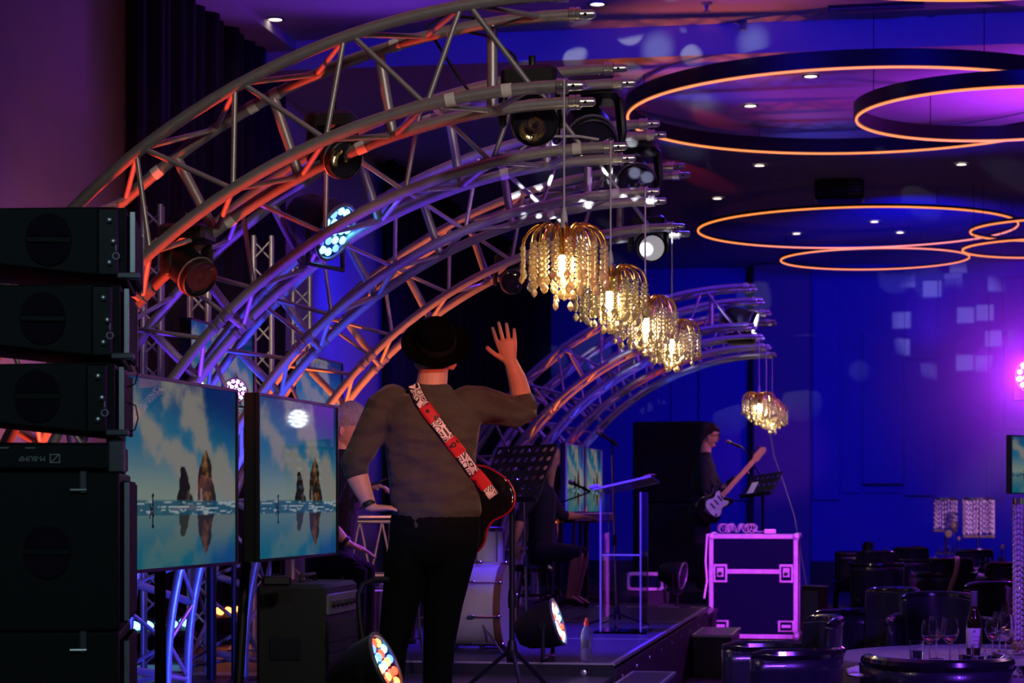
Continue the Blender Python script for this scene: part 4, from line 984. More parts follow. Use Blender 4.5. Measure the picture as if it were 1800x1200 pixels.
tag(MB().tube([PZ(1343, 2.75, 24.5), P(1360, 800, 24.3), P(1378, 850, 24.2), P(1396, 905, 24.0), PZ(1432, .02, 23.9)], .008, 6).build('guy_cable', 'cable_grey'), 'thin violet-lit cable slanting down from the far chandeliers', 'cable')

# ------------------------------------------------------------------ drums and keyboard
c = PZ(888, 0, 14.2); t = thing('bass_drum', 'white bass drum with brown hoop right of the black trousers', 'drum', (c.x, c.y, UPZ), -.03)
R, cz, L = .275, .305, .42
MB().lathe([(R, -L), (R, 0)], 32, (0, 0, cz), (1, 0, 0)).build('shell', 'drum_white', t)
for x in (0, -L):
    MB().lathe([(R + .004, -.02), (R + .016, -.02), (R + .016, .022), (R + .004, .022)], 32, (x, 0, cz), (1, 0, 0)).build('hoop', 'wood_brown', t)
MB().lathe([(0, .004), (R, .004), (R, 0), (0, 0)], 32, (.01, 0, cz), (1, 0, 0)).build('drum_head', 'drum_head', t)
for k in range(8):
    a = 2 * pi * k / 8 + .2; p = V((0, cos(a) * (R + .022), cz + sin(a) * (R + .022)))
    MB().tube([p + V((.02, 0, 0)), p + V((-.16, 0, 0))], .006, 6).build('tension_rod', 'chrome', t); MB().rbox(p + V((-.17, 0, 0)), (.05, .022, .022), .005).build('lug', 'chrome', t); MB().rbox(p + V((.015, 0, 0)), (.03, .03, .018), .004).build('claw', 'chrome', t)
for s in (-1, 1): MB().tube([(-.1, s * .24, cz - .12), (.06, s * .36, .01)], .008, 6).build('spur', 'chrome', t)
def cyl_drum(px, d, r, z0, h, shell, label, name='drum', floor=None, legs=True):
    fl = UPZ if floor is None else floor
    c = PZ(px, fl, d); t = thing(name, label, 'drum', c)
    MB().lathe([(r, z0), (r * 1.02, z0 + h * .5), (r, z0 + h)], 28).build('shell', shell, t)
    for z in (z0 + .012, z0 + h - .012): MB().lathe([(r + .002, z - .014), (r + .012, z - .014), (r + .012, z + .014), (r + .002, z + .014)], 28).build('hoop', 'chrome', t)
    MB().lathe([(0, z0 + h + .004), (r, z0 + h + .002), (r, z0 + h)], 28).build('drum_head', 'drum_head', t)
    for k in range(6):
        a = k * pi / 3 + .3; MB().tube([(cos(a) * (r + .016), sin(a) * (r + .016), z0 + .02), (cos(a) * (r + .016), sin(a) * (r + .016), z0 + h - .01)], .005, 6).build('tension_rod', 'chrome', t)
    if legs:
        for k in range(3):
            a = k * 2 * pi / 3 + .5; MB().tube([(cos(a) * (r + .02), sin(a) * (r + .02), z0 + h * .4), (cos(a) * (r + .06), sin(a) * (r + .06), .012)], .009, 6).build('leg', 'chrome', t)
    return t
cyl_drum(655, 12.4, .10, .20, .36, 'chrome', 'chrome percussion drum just left of the black trousers', 'percussion_drum', DK)
cyl_drum(700, 12.9, .11, .22, .36, 'chrome', 'second chrome percussion drum half hidden by the trousers', 'percussion_drum', DK)
cyl_drum(852, 15.2, .13, .02, .80, 'drum_white', 'tall pale drum standing behind the bass drum', 'tall_drum', UPZ, False)
for px, py, d, r, lb in ((835, 1000, 14.4, .13, 'between trousers and bass drum'), (792, 1040, 14.8, .15, 'low beside the right trouser leg')):
    c = P(px, py, d); t = thing('cymbal', 'brass cymbal on thin chrome stand ' + lb, 'cymbal', (c.x, c.y, UPZ)); z = c.z - UPZ
    MB().lathe([(0, z + .02), (.03, z + .015), (r, z), (r, z - .002), (.03, z + .011), (0, z + .012)], 28).build('plate', 'gold', t); bar('stand_pole', (0, 0, .1), (0, 0, z + .04), .01, 'chrome', t)
    for k in range(3): a = k * 2.09; bar('leg', (0, 0, .2), (.2 * cos(a), .2 * sin(a), .01), .008, 'chrome', t)
# aluminium truss table behind the percussion
c = PZ(650, DK, 13.4); t = thing('truss_table', 'small violet-lit aluminium truss frame behind the percussion drum', 'truss stand', c, .3)
for x in (-.14, .14):
    for y in (-.12, .12): bar('upright', (x, y, 0), (x, y, .98), .016, 'truss_metal', t)
for z in (.12, .62, .96):
    for y in (-.12, .12): bar('rail', (-.14, y, z), (.14, y, z), .013, 'truss_metal', t)
    for x in (-.14, .14): bar('rail', (x, -.12, z), (x, .12, z), .013, 'truss_metal', t)
for k in range(4): bar('brace', (-.14 + .07 * k, -.12, .96 if k % 2 else .62), (-.07 + .07 * k, -.12, .62 if k % 2 else .96), .008, 'truss_metal', t)
bar('brace', (-.14, -.12, .12), (.14, -.12, .62), .009, 'truss_metal', t); bar('brace', (.14, -.12, .12), (-.14, -.12, .62), .009, 'truss_metal', t)
MB().rbox((0, 0, .99), (.36, .32, .02), .005).build('top_plate', 'aluminium', t)
# keyboard
a, b = P(985, 916, 19.6), P(1060, 905, 20.6); c = (a + b) / 2; L = (b - a).length
t = thing('stage_keyboard', 'blue-lit stage keyboard on a single-leg stand behind the microphone', 'keyboard', (c.x, c.y, UPZ), atan2(b.y - a.y, b.x - a.x)); z = c.z - UPZ
MB().rbox((0, 0, z), (L, .28, .085), .02).build('case', 'black_plastic', t)
kb_ = MB().rbox((0, -.06, z + .045), (L * .9, .13, .012), .003).build('key_bed', 'pickguard', t)
for k in range(26): MB().box((-L * .43 + k * L * .034, -.03, z + .056), (.012, .08, .012)).build('black_key', 'black_plastic', kb_)
bar('stand_pole', (.1, 0, .03), (.1, 0, z - .04), .025, 'black_metal', t)
for k in range(4): aa = .4 + k * pi / 2; bar('leg', (.1, 0, .1), (.1 + .3 * cos(aa), .3 * sin(aa), .015), .015, 'black_metal', t)
# curved pipe handle by the LED par
c = P(640, 1150, 8.6)
tag(MB().tube([PZ(641, DK, 8.6), P(640, 1140, 8.6), P(632, 1085, 8.6), P(630, 1045, 8.6), P(637, 1028, 8.6), P(655, 1020, 8.65), P(682, 1018, 8.7)], .012, 8).build('pipe_stand', 'black_metal'), 'bent black pipe rising behind the multicoloured par can', 'pipe')

# ------------------------------------------------------------------ dining chairs
def make_chair():
    t = thing('dining_chair', 'x', 'chair', (0, 0, 0), 0, 'black dining chairs')
    def upt(a, r):   # U-shaped plan, closed at -y, open toward +y
        if abs(a) <= pi / 2: return (r * sin(a), .12 - r * cos(a))
        return (r * (1 if a > 0 else -1), .12 + (abs(a) - pi / 2) * .30)
    n = 22; vs = []; zs = [.36, .48, .62, .76, .82]; am = 2.2
    for z in zs:
        k = (z - .36) / .46
        for i in range(n + 1):
            x, y = upt(-am + 2 * am * i / n, .255 + .022 * k); vs.append(V((x, y, z)))
    m = MB().add(vs, [(j * (n + 1) + i, j * (n + 1) + i + 1, (j + 1) * (n + 1) + i + 1, (j + 1) * (n + 1) + i) for j in range(len(zs) - 1) for i in range(n)])
    o = m.build('arm_shell', 'leather_black', t, smooth=180); q = o.modifiers.new('s', 'SOLIDIFY'); q.thickness = .04; q.offset = 0
    MB().tube([p + V((0, 0, .012)) for p in vs[-(n + 1):]], [.014] + [.03] * (n - 1) + [.014], 10).build('arm_rail', 'rail_black', o)
    n = 12; vs = []; zs = [.44, .6, .76, .9, .955, .965]
    for z in zs:
        k = (z - .44) / .5
        for i in range(n + 1):
            a = -.92 + 1.84 * i / n; x, y = upt(a, .235); vs.append(V((x * 1.05, y - .035 * k, z - .02 * abs(a) ** 3)))
    m = MB().add(vs, [(j * (n + 1) + i, j * (n + 1) + i + 1, (j + 1) * (n + 1) + i + 1, (j + 1) * (n + 1) + i) for j in range(len(zs) - 1) for i in range(n)])
    b_ = m.build('backrest', 'leather_black', t, smooth=180); q = b_.modifiers.new('s', 'SOLIDIFY'); q.thickness = .05; q.offset = 0; q = b_.modifiers.new('b', 'BEVEL'); q.width = .014; q.segments = 2
    MB().tube([p + V((0, -.004, .004)) for p in vs[-(n + 1):]], [.014] + [.026] * (n - 1) + [.014], 10).build('top_rail', 'rail_black', b_)
    MB().rbox((0, .12, .44), (.46, .46, .10), .035).build('seat', 'leather_black', t)
    MB().rbox((0, .12, .365), (.44, .43, .05), .01).build('seat_frame', 'chair_wood', t)
    for x in (-1, 1):
        for y in (-.07, .31): MB().tube([(x * .19, y, .36), (x * .20, y + (.02 if y > 0 else -.03), .0)], [.022, .014], 8).build('leg', 'chair_wood', t)
    return t
CH = make_chair(); first = [False]
def chair(px, d, rz, label):
    p = PZ(px, 0, d)
    if first[0]: o = CH; first[0] = False; o.location = p; o.rotation_euler = (0, 0, rz); o['label'] = label
    else: o = dup(CH, p, rz, label)
    return o
A0 = AYAW
nc = chair(1668, 8.7, A0 + .1, 'nearest dark tub chair, cut off at the bottom right before the wine glasses')
chair(1412, 9.5, pi / 2 + .30, 'dark tub chair facing left with a violet-lit arm, left of the nearest table')
chair(1650, 11.9, A0 + 3.0, 'black dining chair with curved rail behind the wine glasses')
chair(1556, 12.6, A0 + 2.3, 'black dining chair left of the curved-rail one behind the glasses')
ck = chair(1757, 13.4, A0 + 3.3, 'black dining chair with a purple ribbon behind the wine bottle')
chair(1540, 22.6, A0 - .2, 'high dark dining chair standing alone right of the crate')
chair(1512, 27.6, A0 + 1.5, 'far dark dining chair at the left end of the far table')
cr = chair(1668, 19.6, A0 + .1, 'dark dining chair with a cream ribbon over its back')
chair(1775, 18.2, A0 - .3, 'dark dining chair between the ribboned chairs and the bead column')
chair(1600, 24.4, A0 - .1, 'dark dining chair drawn up to the far table left of the ribbon')
chair(1710, 23.2, A0 + .1, 'dark dining chair behind the cream-ribboned one')
for ch in list(nc.children):
    if ch.name.startswith('backrest'):      # the nearest chair is the low model without a raised back
        for g2 in list(ch.children): bpy.data.objects.remove(g2)
        bpy.data.objects.remove(ch)
def ribbon(c, m, label):
    # strip laid over the chair's top rail and hanging down its back
    rz = c.rotation_euler[2]; q = Matrix.Rotation(rz, 3, 'Z'); lo = V(c.location)
    path = [V((.03, -.10, .93)), V((.02, -.165, 1.0)), V((.015, -.215, .96)), V((.0, -.235, .88)), V((-.05, -.235, .74)), V((-.09, -.22, .60))] if m == 'ribbon_cream' else [V((-.1, -.21, .90)), V((-.105, -.15, .995)), V((-.11, -.09, .95)), V((-.1, -.075, .88)), V((-.13, -.06, .76)), V((-.16, -.04, .64))]
    vs = []
    for p in path: vs += [lo + q @ (p + V((-.024, 0, 0))), lo + q @ (p + V((.024, 0, 0)))]
    o = MB().add(vs, [(2 * i, 2 * i + 1, 2 * i + 3, 2 * i + 2) for i in range(len(path) - 1)]).build('ribbon', m, smooth=180)
    s = o.modifiers.new('s', 'SOLIDIFY'); s.thickness = .006; tag(o, label, 'ribbon')
def kill(o):
    for ch in list(o.children): kill(ch)
    bpy.data.objects.remove(o)
kill(CH)
ribbon(cr, 'ribbon_cream', 'cream ribbon hanging over a dark chair back')
ribbon(ck, 'ribbon_purple', 'bright purple ribbon hanging over a chair next to the wine bottle')

# ------------------------------------------------------------------ tables
def table(px, d, r, label, lc):
    c = PZ(px, 0, d); t = thing('round_table', label, 'table', c, 0, 'round banquet tables')
    MB().lathe([(0, .70), (r, .70), (r, .73), (0, .73)], 40).build('tabletop', 'wood_dark', t)
    for k in range(4): a = k * pi / 2 + .5; bar('leg', (cos(a) * .4, sin(a) * .4, 0), (cos(a) * .4, sin(a) * .4, .7), .02, 'black_metal', t)
    n = 96; vs = [V((0, 0, .742))]; prof = [(r * .6, .742), (r, .742), (r + .012, .735), (r + .02, .70), (r + .04, .45), (r + .05, .06)]
    for rr, z in prof:
        for i in range(n):
            a = 2 * pi * i / n; k = max(0, (.7 - z)) * .06; vs.append(V((cos(a) * (rr + k * sin(a * 14)), sin(a) * (rr + k * sin(a * 14)), z)))
    fs = [(0, 1 + i, 1 + (i + 1) % n) for i in range(n)] + [(1 + j * n + i, 1 + (j + 1) * n + i, 1 + (j + 1) * n + (i + 1) % n, 1 + j * n + (i + 1) % n) for j in range(len(prof) - 1) for i in range(n)]
    o = MB().add(vs, fs).build('tablecloth', 'cloth_taupe', smooth=60); o.location = c; tag(o, lc, 'tablecloth', 'taupe tablecloths')
    return c
T1 = table(1800, 10.35, .92, 'nearest round table under the wine bottle', 'taupe cloth on the nearest table under the wine glasses')
T2 = table(1790, 21.0, .85, 'middle round table behind the cream-ribboned chair', 'taupe cloth on the middle table at right')
T3 = table(1640, 26.5, .9, 'far round table below the crystal centrepieces', 'taupe cloth on the far table below the crystal centrepieces')
TZ = .744
def part_mesh(prof, m, n=20): return MB().lathe(prof, n).mesh('lathe', m)
WG = part_mesh([(0, 0), (.034, 0), (.035, .003), (.006, .007), (.0042, .012), (.004, .085), (.012, .095), (.030, .115), (.039, .145), (.036, .18), (.031, .205), (.0295, .205), (.0345, .18), (.0375, .145), (.029, .117), (.01, .098), (0, .097)], 'glass')
WN = part_mesh([(0, .098), (.011, .099), (.028, .117), (.034, .128), (0, .128)], 'wine_pale')
TU = part_mesh([(0, 0), (.028, 0), (.032, .004), (.036, .10), (.0345, .10), (.0305, .008), (0, .008)], 'glass')
def wine_glass(px, py, label, wine=True, z=TZ, s=1.0, group='wine glasses'):
    c = PG(px, py, z); c.z = z
    t = thing('wine_glass', label, 'wine glass', c, 0, group); t.scale = (s, s, s)
    inst('bowl_and_stem', WG, t)
    if wine: inst('wine', WN, t)
def tumbler(px, py, label, z=TZ, group='tumblers'):
    c = PG(px, py, z); c.z = z; t = thing('tumbler', label, 'glass', c, 0, group); inst('glass_wall', TU, t); MB().lathe([(0, .008), (.031, .01), (.034, .05), (0, .05)], 16).build('water', 'water', t)
wine_glass(1634, 1166, 'left wine glass of the trio on the nearest table')
wine_glass(1646, 1158, 'back wine glass of the trio on the nearest table')
wine_glass(1670, 1168, 'right wine glass of the trio on the nearest table', s=1.05)
wine_glass(1745, 1160, 'wine glass right of the bottle, left of its cluster')
wine_glass(1757, 1146, 'empty wine glass right of the bottle, at the back of its cluster', False)
wine_glass(1768, 1164, 'empty wine glass at the right picture edge, nearest table', False, s=1.1)
wine_glass(1772, 1128, 'wine glass in front of the pink bead column', True)
wine_glass(1790, 1126, 'wine glass right beside the pink bead column', False)
tumbler(1611, 1162, 'short tumbler left of the wine glass trio')
tumbler(1698, 1170, 'tumbler between wine glass trio and bottle')
tumbler(1720, 1172, 'tumbler in front of the wine bottle')
c = PG(1712, 1158, TZ); t = thing('wine_bottle', 'dark wine bottle with pale label on the nearest table', 'bottle', (c.x, c.y, TZ))
MB().lathe([(0, 0), (.034, 0), (.037, .006), (.037, .18), (.033, .205), (.018, .235), (.0145, .26), (.0145, .31), (.016, .312), (.016, .325), (0, .325)], 24).build('bottle_body', 'bottle_glass', t)
MB().lathe([(.0152, .255), (.0158, .256), (.0168, .312), (.0168, .328), (0, .328)], 20).build('foil_capsule', 'fixture_grey', t)
MB().lathe([(.0372, .055), (.0378, .056), (.0378, .15), (.0372, .151)], 28).build('label_paper', 'wine_label', t)
text('label_mark', 'M', .016, 'black_plastic', t, Matrix.Rotation(AYAW * 1.2, 4, 'Z') @ Matrix.Translation((-.008, -.0382, .135)) @ Matrix.Rotation(pi / 2, 4, 'X'))
for k in range(3): MB().box(V((sin(AYAW * 1.2) * .0378, -cos(AYAW * 1.2) * .0378, .11 - k * .018)), (.03, .0015, .0022), Matrix.Rotation(AYAW * 1.2, 3, 'Z')).build('label_line', 'fixture_grey', t)
def napkin(px, py, w, rz, label, z=TZ):
    c = PG(px, py, z); c.z = z; t = thing('folded_napkin', label, 'napkin', c, rz, 'folded napkins')
    m = MB(); n = 10; vs = []
    for j in range(7):
        for i in range(n + 1):
            u, v = i / n - .5, j / 6 - .5; vs.append(V((u * w, v * w * .5, .02 + .022 * cos(u * 3) * cos(v * 3) + .008 * sin(u * 17 + v * 9))))
    m.add(vs, [(j * (n + 1) + i, j * (n + 1) + i + 1, (j + 1) * (n + 1) + i + 1, (j + 1) * (n + 1) + i) for j in range(6) for i in range(n)])
    o = m.build('cloth', 'white_linen', t, smooth=180); s = o.modifiers.new('s', 'SOLIDIFY'); s.thickness = .018; s.offset = -1
    MB().torus((w * .1, 0, .03), .03, .006, 16, 6, (1, 0, 0)).build('napkin_band', 'white_linen', t)
napkin(1528, 1186, .2, .1, 'folded napkin on the left rim of the nearest table')
napkin(1782, 1128, .2, .3, 'folded napkin next to the bead column')
napkin(1712, 1014, .3, .2, 'napkin at the left rim of the middle table', TZ)
napkin(1605, 988, .4, .0, 'napkins on the left rim of the far table', TZ)
napkin(1640, 985, .3, .4, 'napkin at the near rim of the far table', TZ)
c = PG(1552, 1192, TZ); t = thing('charger_plate', 'silver-rimmed plate on the left of the nearest table', 'plate', (c.x, c.y, TZ))
MB().lathe([(0, .002), (.1, .003), (.145, .014), (.15, .014), (.148, .010), (.1, .0), (0, 0)], 36).build('dish', 'aluminium', t); MB().torus((0, 0, .014), .148, .003, 36, 6).build('rim', 'gold', t)
c = PG(1800, 1136, TZ); t = thing('gold_bowl', 'gold-rimmed bowl at the right picture edge', 'bowl', (c.x, c.y, TZ))
MB().lathe([(0, 0), (.05, 0), (.12, .06), (.14, .075), (.135, .078), (.115, .063), (.045, .008), (0, .008)], 32).build('dish', 'metal_gold_ring', t); MB().torus((0, 0, .076), .138, .004, 36, 6).build('rim', 'gold', t)
tumbler(1790, 1190, 'tumbler at the bottom right corner')
# glassware of the farther tables (too small to tell apart)
random.seed(5)
for k in range(14):
    a = random.random() * 6.28; r = random.uniform(.15, .75); p = T2 + V((cos(a) * r, sin(a) * r, TZ))
    t = thing('wine_glass', 'one of the small glinting glasses crowding the middle table', 'wine glass', p, 0, 'glasses on the middle table'); inst('bowl_and_stem', WG, t)
for k in range(14):
    a = random.random() * 6.28; r = random.uniform(.15, .8); p = T3 + V((cos(a) * r, sin(a) * r, TZ))
    t = thing('wine_glass', 'one of the tiny glinting glasses crowding the far table', 'wine glass', p, 0, 'glasses on the far table'); inst('bowl_and_stem', WG, t)
for (px, py, lb) in ((1686, 961, 'on the far table below the left crystal centrepiece'), (1763, 986, 'on the middle table below the bright crystal centrepiece')):
    c = PG(px, py + 30, TZ); t = thing('water_carafe', 'clear stoppered bottle ' + lb, 'bottle', (c.x, c.y, TZ))
    MB().lathe([(0, 0), (.05, 0), (.055, .01), (.055, .16), (.02, .22), (.018, .28), (.022, .29), (.018, .29), (.014, .28), (.016, .22), (.05, .16), (.05, .012), (0, .012)], 18).build('bottle_body', 'glass', t); MB().ball((0, 0, .315), .026, 10).build('stopper', 'crystal', t)
# crystal bead centrepieces
def bead_curtain(c, r, z0, z1, n, label, bead=.010, tube_r=.0, m='crystal'):
    t = thing('crystal_centrepiece', label, 'centrepiece', c, 0, 'crystal bead centrepieces')
    MB().lathe([(r - .012, z1 - .012), (r + .006, z1 - .012), (r + .006, z1 + .018), (r - .012, z1 + .018)], 28).build('top_ring', 'chrome', t)
    bar('stem', (0, 0, .02), (0, 0, z1), .012, 'chrome', t); MB().lathe([(.09, 0), (.09, .012), (.02, .03), (.012, .05)], 24).build('foot', 'chrome', t)
    for k in range(3): a = k * 2.1; bar('spoke', (0, 0, z1), (cos(a) * r, sin(a) * r, z1), .005, 'chrome', t, 6)
    L = z1 - z0; nb = int(L / (bead * 3.3)); mm = MB()
    for i in range(nb): mm.lathe([(0, -bead * 1.6), (bead * .7, -bead * .6), (bead * .7, bead * .6), (0, bead * 1.6)], 5, (0, 0, -bead - i * bead * 3.3))
    sm = mm.mesh('bead_strand', m, None)
    for k in range(n): a = 2 * pi * k / n; inst('bead_strand', sm, t, Matrix.Translation((cos(a) * r, sin(a) * r, z1 - random.random() * bead * 3)) @ Matrix.Rotation(random.random() * 6, 4, 'Z')); inst('crystal_drop', DROP, t, Matrix.Translation((cos(a) * r, sin(a) * r, z0)))
    return t
mat('bead_pearl', (.95, .78, .95), .15, .25, (60, .1))
c = PZ(1812, TZ, 10.5); bead_curtain((c.x, c.y, TZ), .085, .06, .76, 26, 'tall pink-lit bead column at the right picture edge', .008, m='bead_pearl')
c = PZ(1720, TZ, 25.8); bead_curtain((c.x, c.y, TZ), .185, .36, .80, 30, 'sparkling crystal bead drum standing on the far table, right one', .018, m='bead_pearl')
c = PZ(1662, TZ, 26.6); bead_curtain((c.x, c.y, TZ), .14, .42, .80, 24, 'dimmer crystal bead drum standing on the far table, left one', .018, m='bead_pearl')
for px, py, lb in ((1678, 923, 'upper'), (1667, 938, 'lower')):
    c = P(px, py, 26.1); t = thing('glass_globe', 'round glass globe on thin stem by the left bead drum, ' + lb, 'globe', (c.x, c.y, TZ)); MB().ball((0, 0, c.z - TZ), .05, 14).build('globe', 'crystal', t); bar('stem', (0, 0, .012), (0, 0, c.z - TZ - .05), .006, 'chrome', t); MB().lathe([(.05, 0), (.05, .008), (.008, .014)], 16).build('foot', 'chrome', t)

# ------------------------------------------------------------------ people
def hand(m, wrist, d, nrm, th, s=1.0, curl=.15, spread=.10, curls=None):
    """d: finger direction, nrm: back of the hand, th: thumb side"""
    w = V(wrist); d = V(d).normalized(); th = V(th); th = (th - d * th.dot(d)).normalized(); nrm = V(nrm); nrm = (nrm - d * nrm.dot(d) - th * nrm.dot(th)).normalized()
    m.loft([(w, .026 * s, .019 * s), (w + d * .03 * s, .033 * s, .017 * s), (w + d * .065 * s, .041 * s, .015 * s), (w + d * .09 * s, .041 * s, .0125 * s)], th, 14)
    for k, (off, L, base) in enumerate(((.0335, .080, .084), (.0115, .092, .088), (-.0112, .084, .086), (-.033, .066, .077))):
        c = (curls[k] if curls else curl); a0 = spread * off / .0335
        p = w + d * (base - .01) * s + th * off * s; dd = (d * cos(a0) + th * sin(a0)).normalized(); pts = [(p, .0088 * s, .0088 * s)]
        for j, f in enumerate((.45, .31, .24)):
            ang = c * (j + .6); q = dd * cos(ang) - nrm * sin(ang)
            p = p + q * L * f * s; r = (.0086, .0080, .0070)[j] * s; pts.append((p, r, r))
        m.loft(pts, th, 10)
    p = w + d * .022 * s + th * .024 * s; pts = [(p, .014 * s, .013 * s)]
    for f, a in ((.034, .66), (.026, .85), (.020, 1.0)):
        q = (d * a + th * (1.15 - a * .45) - nrm * curl * .5).normalized(); p = p + q * f * s; pts.append((p, .0108 * s, .0100 * s))
    m.loft(pts, nrm, 10)

# ---- the guitar player in the hat (back to the camera)
D0 = 9.1; K = D0 / FPX
c = P(745, 883, D0); HM = thing('person', 'person in black hat and brown shirt, seen from behind, one hand raised', 'person', (c.x, c.y, DK))
def Q(px, py, dd=0): return P(px, py, D0 + dd)
sk = MB()
sk.loft([(Q(757, 690), .075, .07), (Q(759, 672), .067, .066), (Q(761, 658, .01), .065, .064), (Q(763, 646, .035), .060, .058)], RT, 18)     # neck
sk.loft([(Q(764, 648, .04), .062, .07), (Q(765, 632, .055), .074, .086), (Q(766, 612, .075), .076, .094), (Q(767, 592, .09), .066, .08)], RT, 18)   # head
sk.loft([(Q(795, 634, .03), .008, .016), (Q(796, 640, .03), .011, .02), (Q(793, 648, .03), .007, .012)], FW, 10)                 # ears
sk.loft([(Q(736, 634, .03), .008, .016), (Q(735, 640, .03), .011, .02), (Q(738, 648, .03), .007, .012)], FW, 10)
sk.loft([(Q(765, 622, .13), .012, .014), (Q(765, 626, .16), .016, .012)], RT, 8)                                                # nose, turned away
sk.loft([(Q(919, 708, .165), .044, .044), (Q(915, 690, .16), .046, .044), (Q(908, 662, .14), .040, .038), (Q(898, 636, .12), .029, .025)], RT, 16)   # right forearm
hand(sk, Q(897, 638, .12), (Q(889, 597, .10) - Q(897, 638, .12)), -FW, -RT, 1.08, .10, .13, (.05, .03, .03, .06))
sk.loft([(Q(622, 812, -.02), .050, .048), (Q(630, 842, -.04), .047, .044), (Q(640, 866, -.05), .038, .036), (Q(651, 890, -.05), .028, .024)], RT, 16)   # left forearm
hand(sk, Q(653, 893, -.05), (Q(684, 893, -.04) - Q(653, 893, -.05)), V((0, 0, 1)) - FW * .4, FW, .95, .22, .08)
sk.loft([(Q(757, 704), .08, .07), (Q(756, 722), .17, .10), (Q(758, 765), .185, .125), (Q(761, 850), .165, .12), (Q(766, 905), .17, .125), (Q(764, 945), .175, .125)], RT, 20)
sk.loft([(Q(700, 712), .06, .06), (Q(658, 740), .054, .055), (Q(634, 795, -.02), .050, .050), (Q(622, 815, -.03), .048, .047)], RT, 12)
sk.loft([(Q(815, 714), .06, .06), (Q(860, 715, .07), .056, .055), (Q(906, 722, .15), .044, .044), (Q(916, 714, .165), .042, .042)], UP, 12)
for xs in ((725, 699, 686), (798, 779, 769)): sk.loft([(Q(xs[0], 950), .08, .09), (Q(xs[1], 1085, .01), .058, .06), (Q(xs[2], 1200, .02), .045, .05), (Q(xs[2] - 3, 1300, .02), .038, .04)], RT, 12)
sk.remesh('body', 'skin', .0036, HM, sm=2)
sh = MB()
sh.loft([(Q(757, 693), .105, .085), (Q(757, 699), .165, .105), (Q(756, 708), .215, .125), (Q(756, 730), .225, .145), (Q(758, 765), .208, .15), (Q(758, 805), .195, .145), (Q(761, 850), .190, .145), (Q(766, 885), .194, .148), (Q(768, 906), .196, .148)], RT, 28)
sh.loft([(Q(695, 706), .085, .085), (Q(672, 720), .080, .080), (Q(655, 752, -.01), .070, .072), (Q(635, 792, -.02), .064, .064), (Q(622, 815, -.03), .062, .060), (Q(627, 831, -.035), .055, .053)], RT, 18)
sh.loft([(Q(820, 712), .088, .088), (Q(848, 712, .04), .084, .082), (Q(878, 718, .10), .074, .070), (Q(908, 726, .15), .068, .064), (Q(925, 722, .17), .062, .060), (Q(919, 704, .165), .056, .054)], UP, 18)
sh.ball(Q(920, 716, .165), .064, 16)
sh.loft([(Q(922, 722, .168), .058, .058), (Q(919, 710, .165), .058, .057), (Q(917, 701, .162), .054, .053)], RT, 16)
sh.loft([(Q(752, 890, -.10), .10, .03), (Q(765, 905, -.11), .12, .03)], RT, 14)
SHIRT = sh.remesh('shirt', 'shirt_brown', .007, HM, sm=5)
tr = MB()
tr.loft([(Q(767, 888), .185, .135), (Q(766, 915), .196, .150), (Q(764, 945), .198, .155), (Q(762, 965), .180, .145)], RT, 26)
tr.loft([(Q(727, 950), .105, .125), (Q(713, 1000), .092, .108), (Q(699, 1090, .01), .076, .085), (Q(690, 1140, .01), .064, .076), (Q(686, 1200, .02), .060, .070), (Q(682, 1290, .02), .052, .058)], RT, 18)
tr.loft([(Q(800, 950), .108, .125), (Q(789, 1000), .100, .110), (Q(779, 1060), .086, .092), (Q(772, 1130, .01), .070, .08), (Q(769, 1200, .02), .064, .070), (Q(766, 1290, .02), .054, .058)], RT, 18)
tr.remesh('trousers', 'trouser_black', .008, HM, sm=4)
for px in (682, 766):
    b = Q(px, 1300, .02)
    MB().loft([(b + V((0, 0, -.0)), .045, .05), (V((b.x, b.y, DK + .06)), .048, .06), (V((b.x - .01, b.y + .12, DK + .045)), .045, .04), (V((b.x - .015, b.y + .18, DK + .04)), .035, .03)], RT, 14).build('shoe', 'black_rubber', HM, world=True)
MB().loft([(Q(766, 628, .07), .070, .074), (Q(766, 622, .07), .080, .090), (Q(767, 610, .08), .080, .096), (Q(768, 592, .095), .07, .084)], RT, 18).remesh('hair', 'hair_dark', .006, HM, sm=2)
# hat
hc = Q(766, 604, -.005); hx = RT; hn = (UP * cos(radians(46)) - FW * sin(radians(46)) + RT * .06).normalized()
ht = thing('hat', 'black felt hat with round brim, tipped back on the head', 'hat', hc)
m = MB(); prof = [(0, -.012), (.070, -.018), (.095, -.012), (.125, -.004), (.146, .006), (.147, .010), (.125, .001), (.095, -.004), (.086, .004), (.084, .04), (.080, .075), (.066, .098), (.035, .094), (0, .086)]
m.lathe(prof, 36, (0, 0, 0), hn, 1, 1.06)
hb = m.build('crown_and_brim', 'hat_felt', ht); MB().lathe([(.0865, .004), (.0885, .006), (.087, .03), (.0855, .03)], 36, (0, 0, 0), hn, 1, 1.06).build('hat_band', 'black_plastic', ht)
MB().torus((0, 0, 0), .1475, .003, 40, 6, hn).build('brim_binding', 'hat_felt', ht)
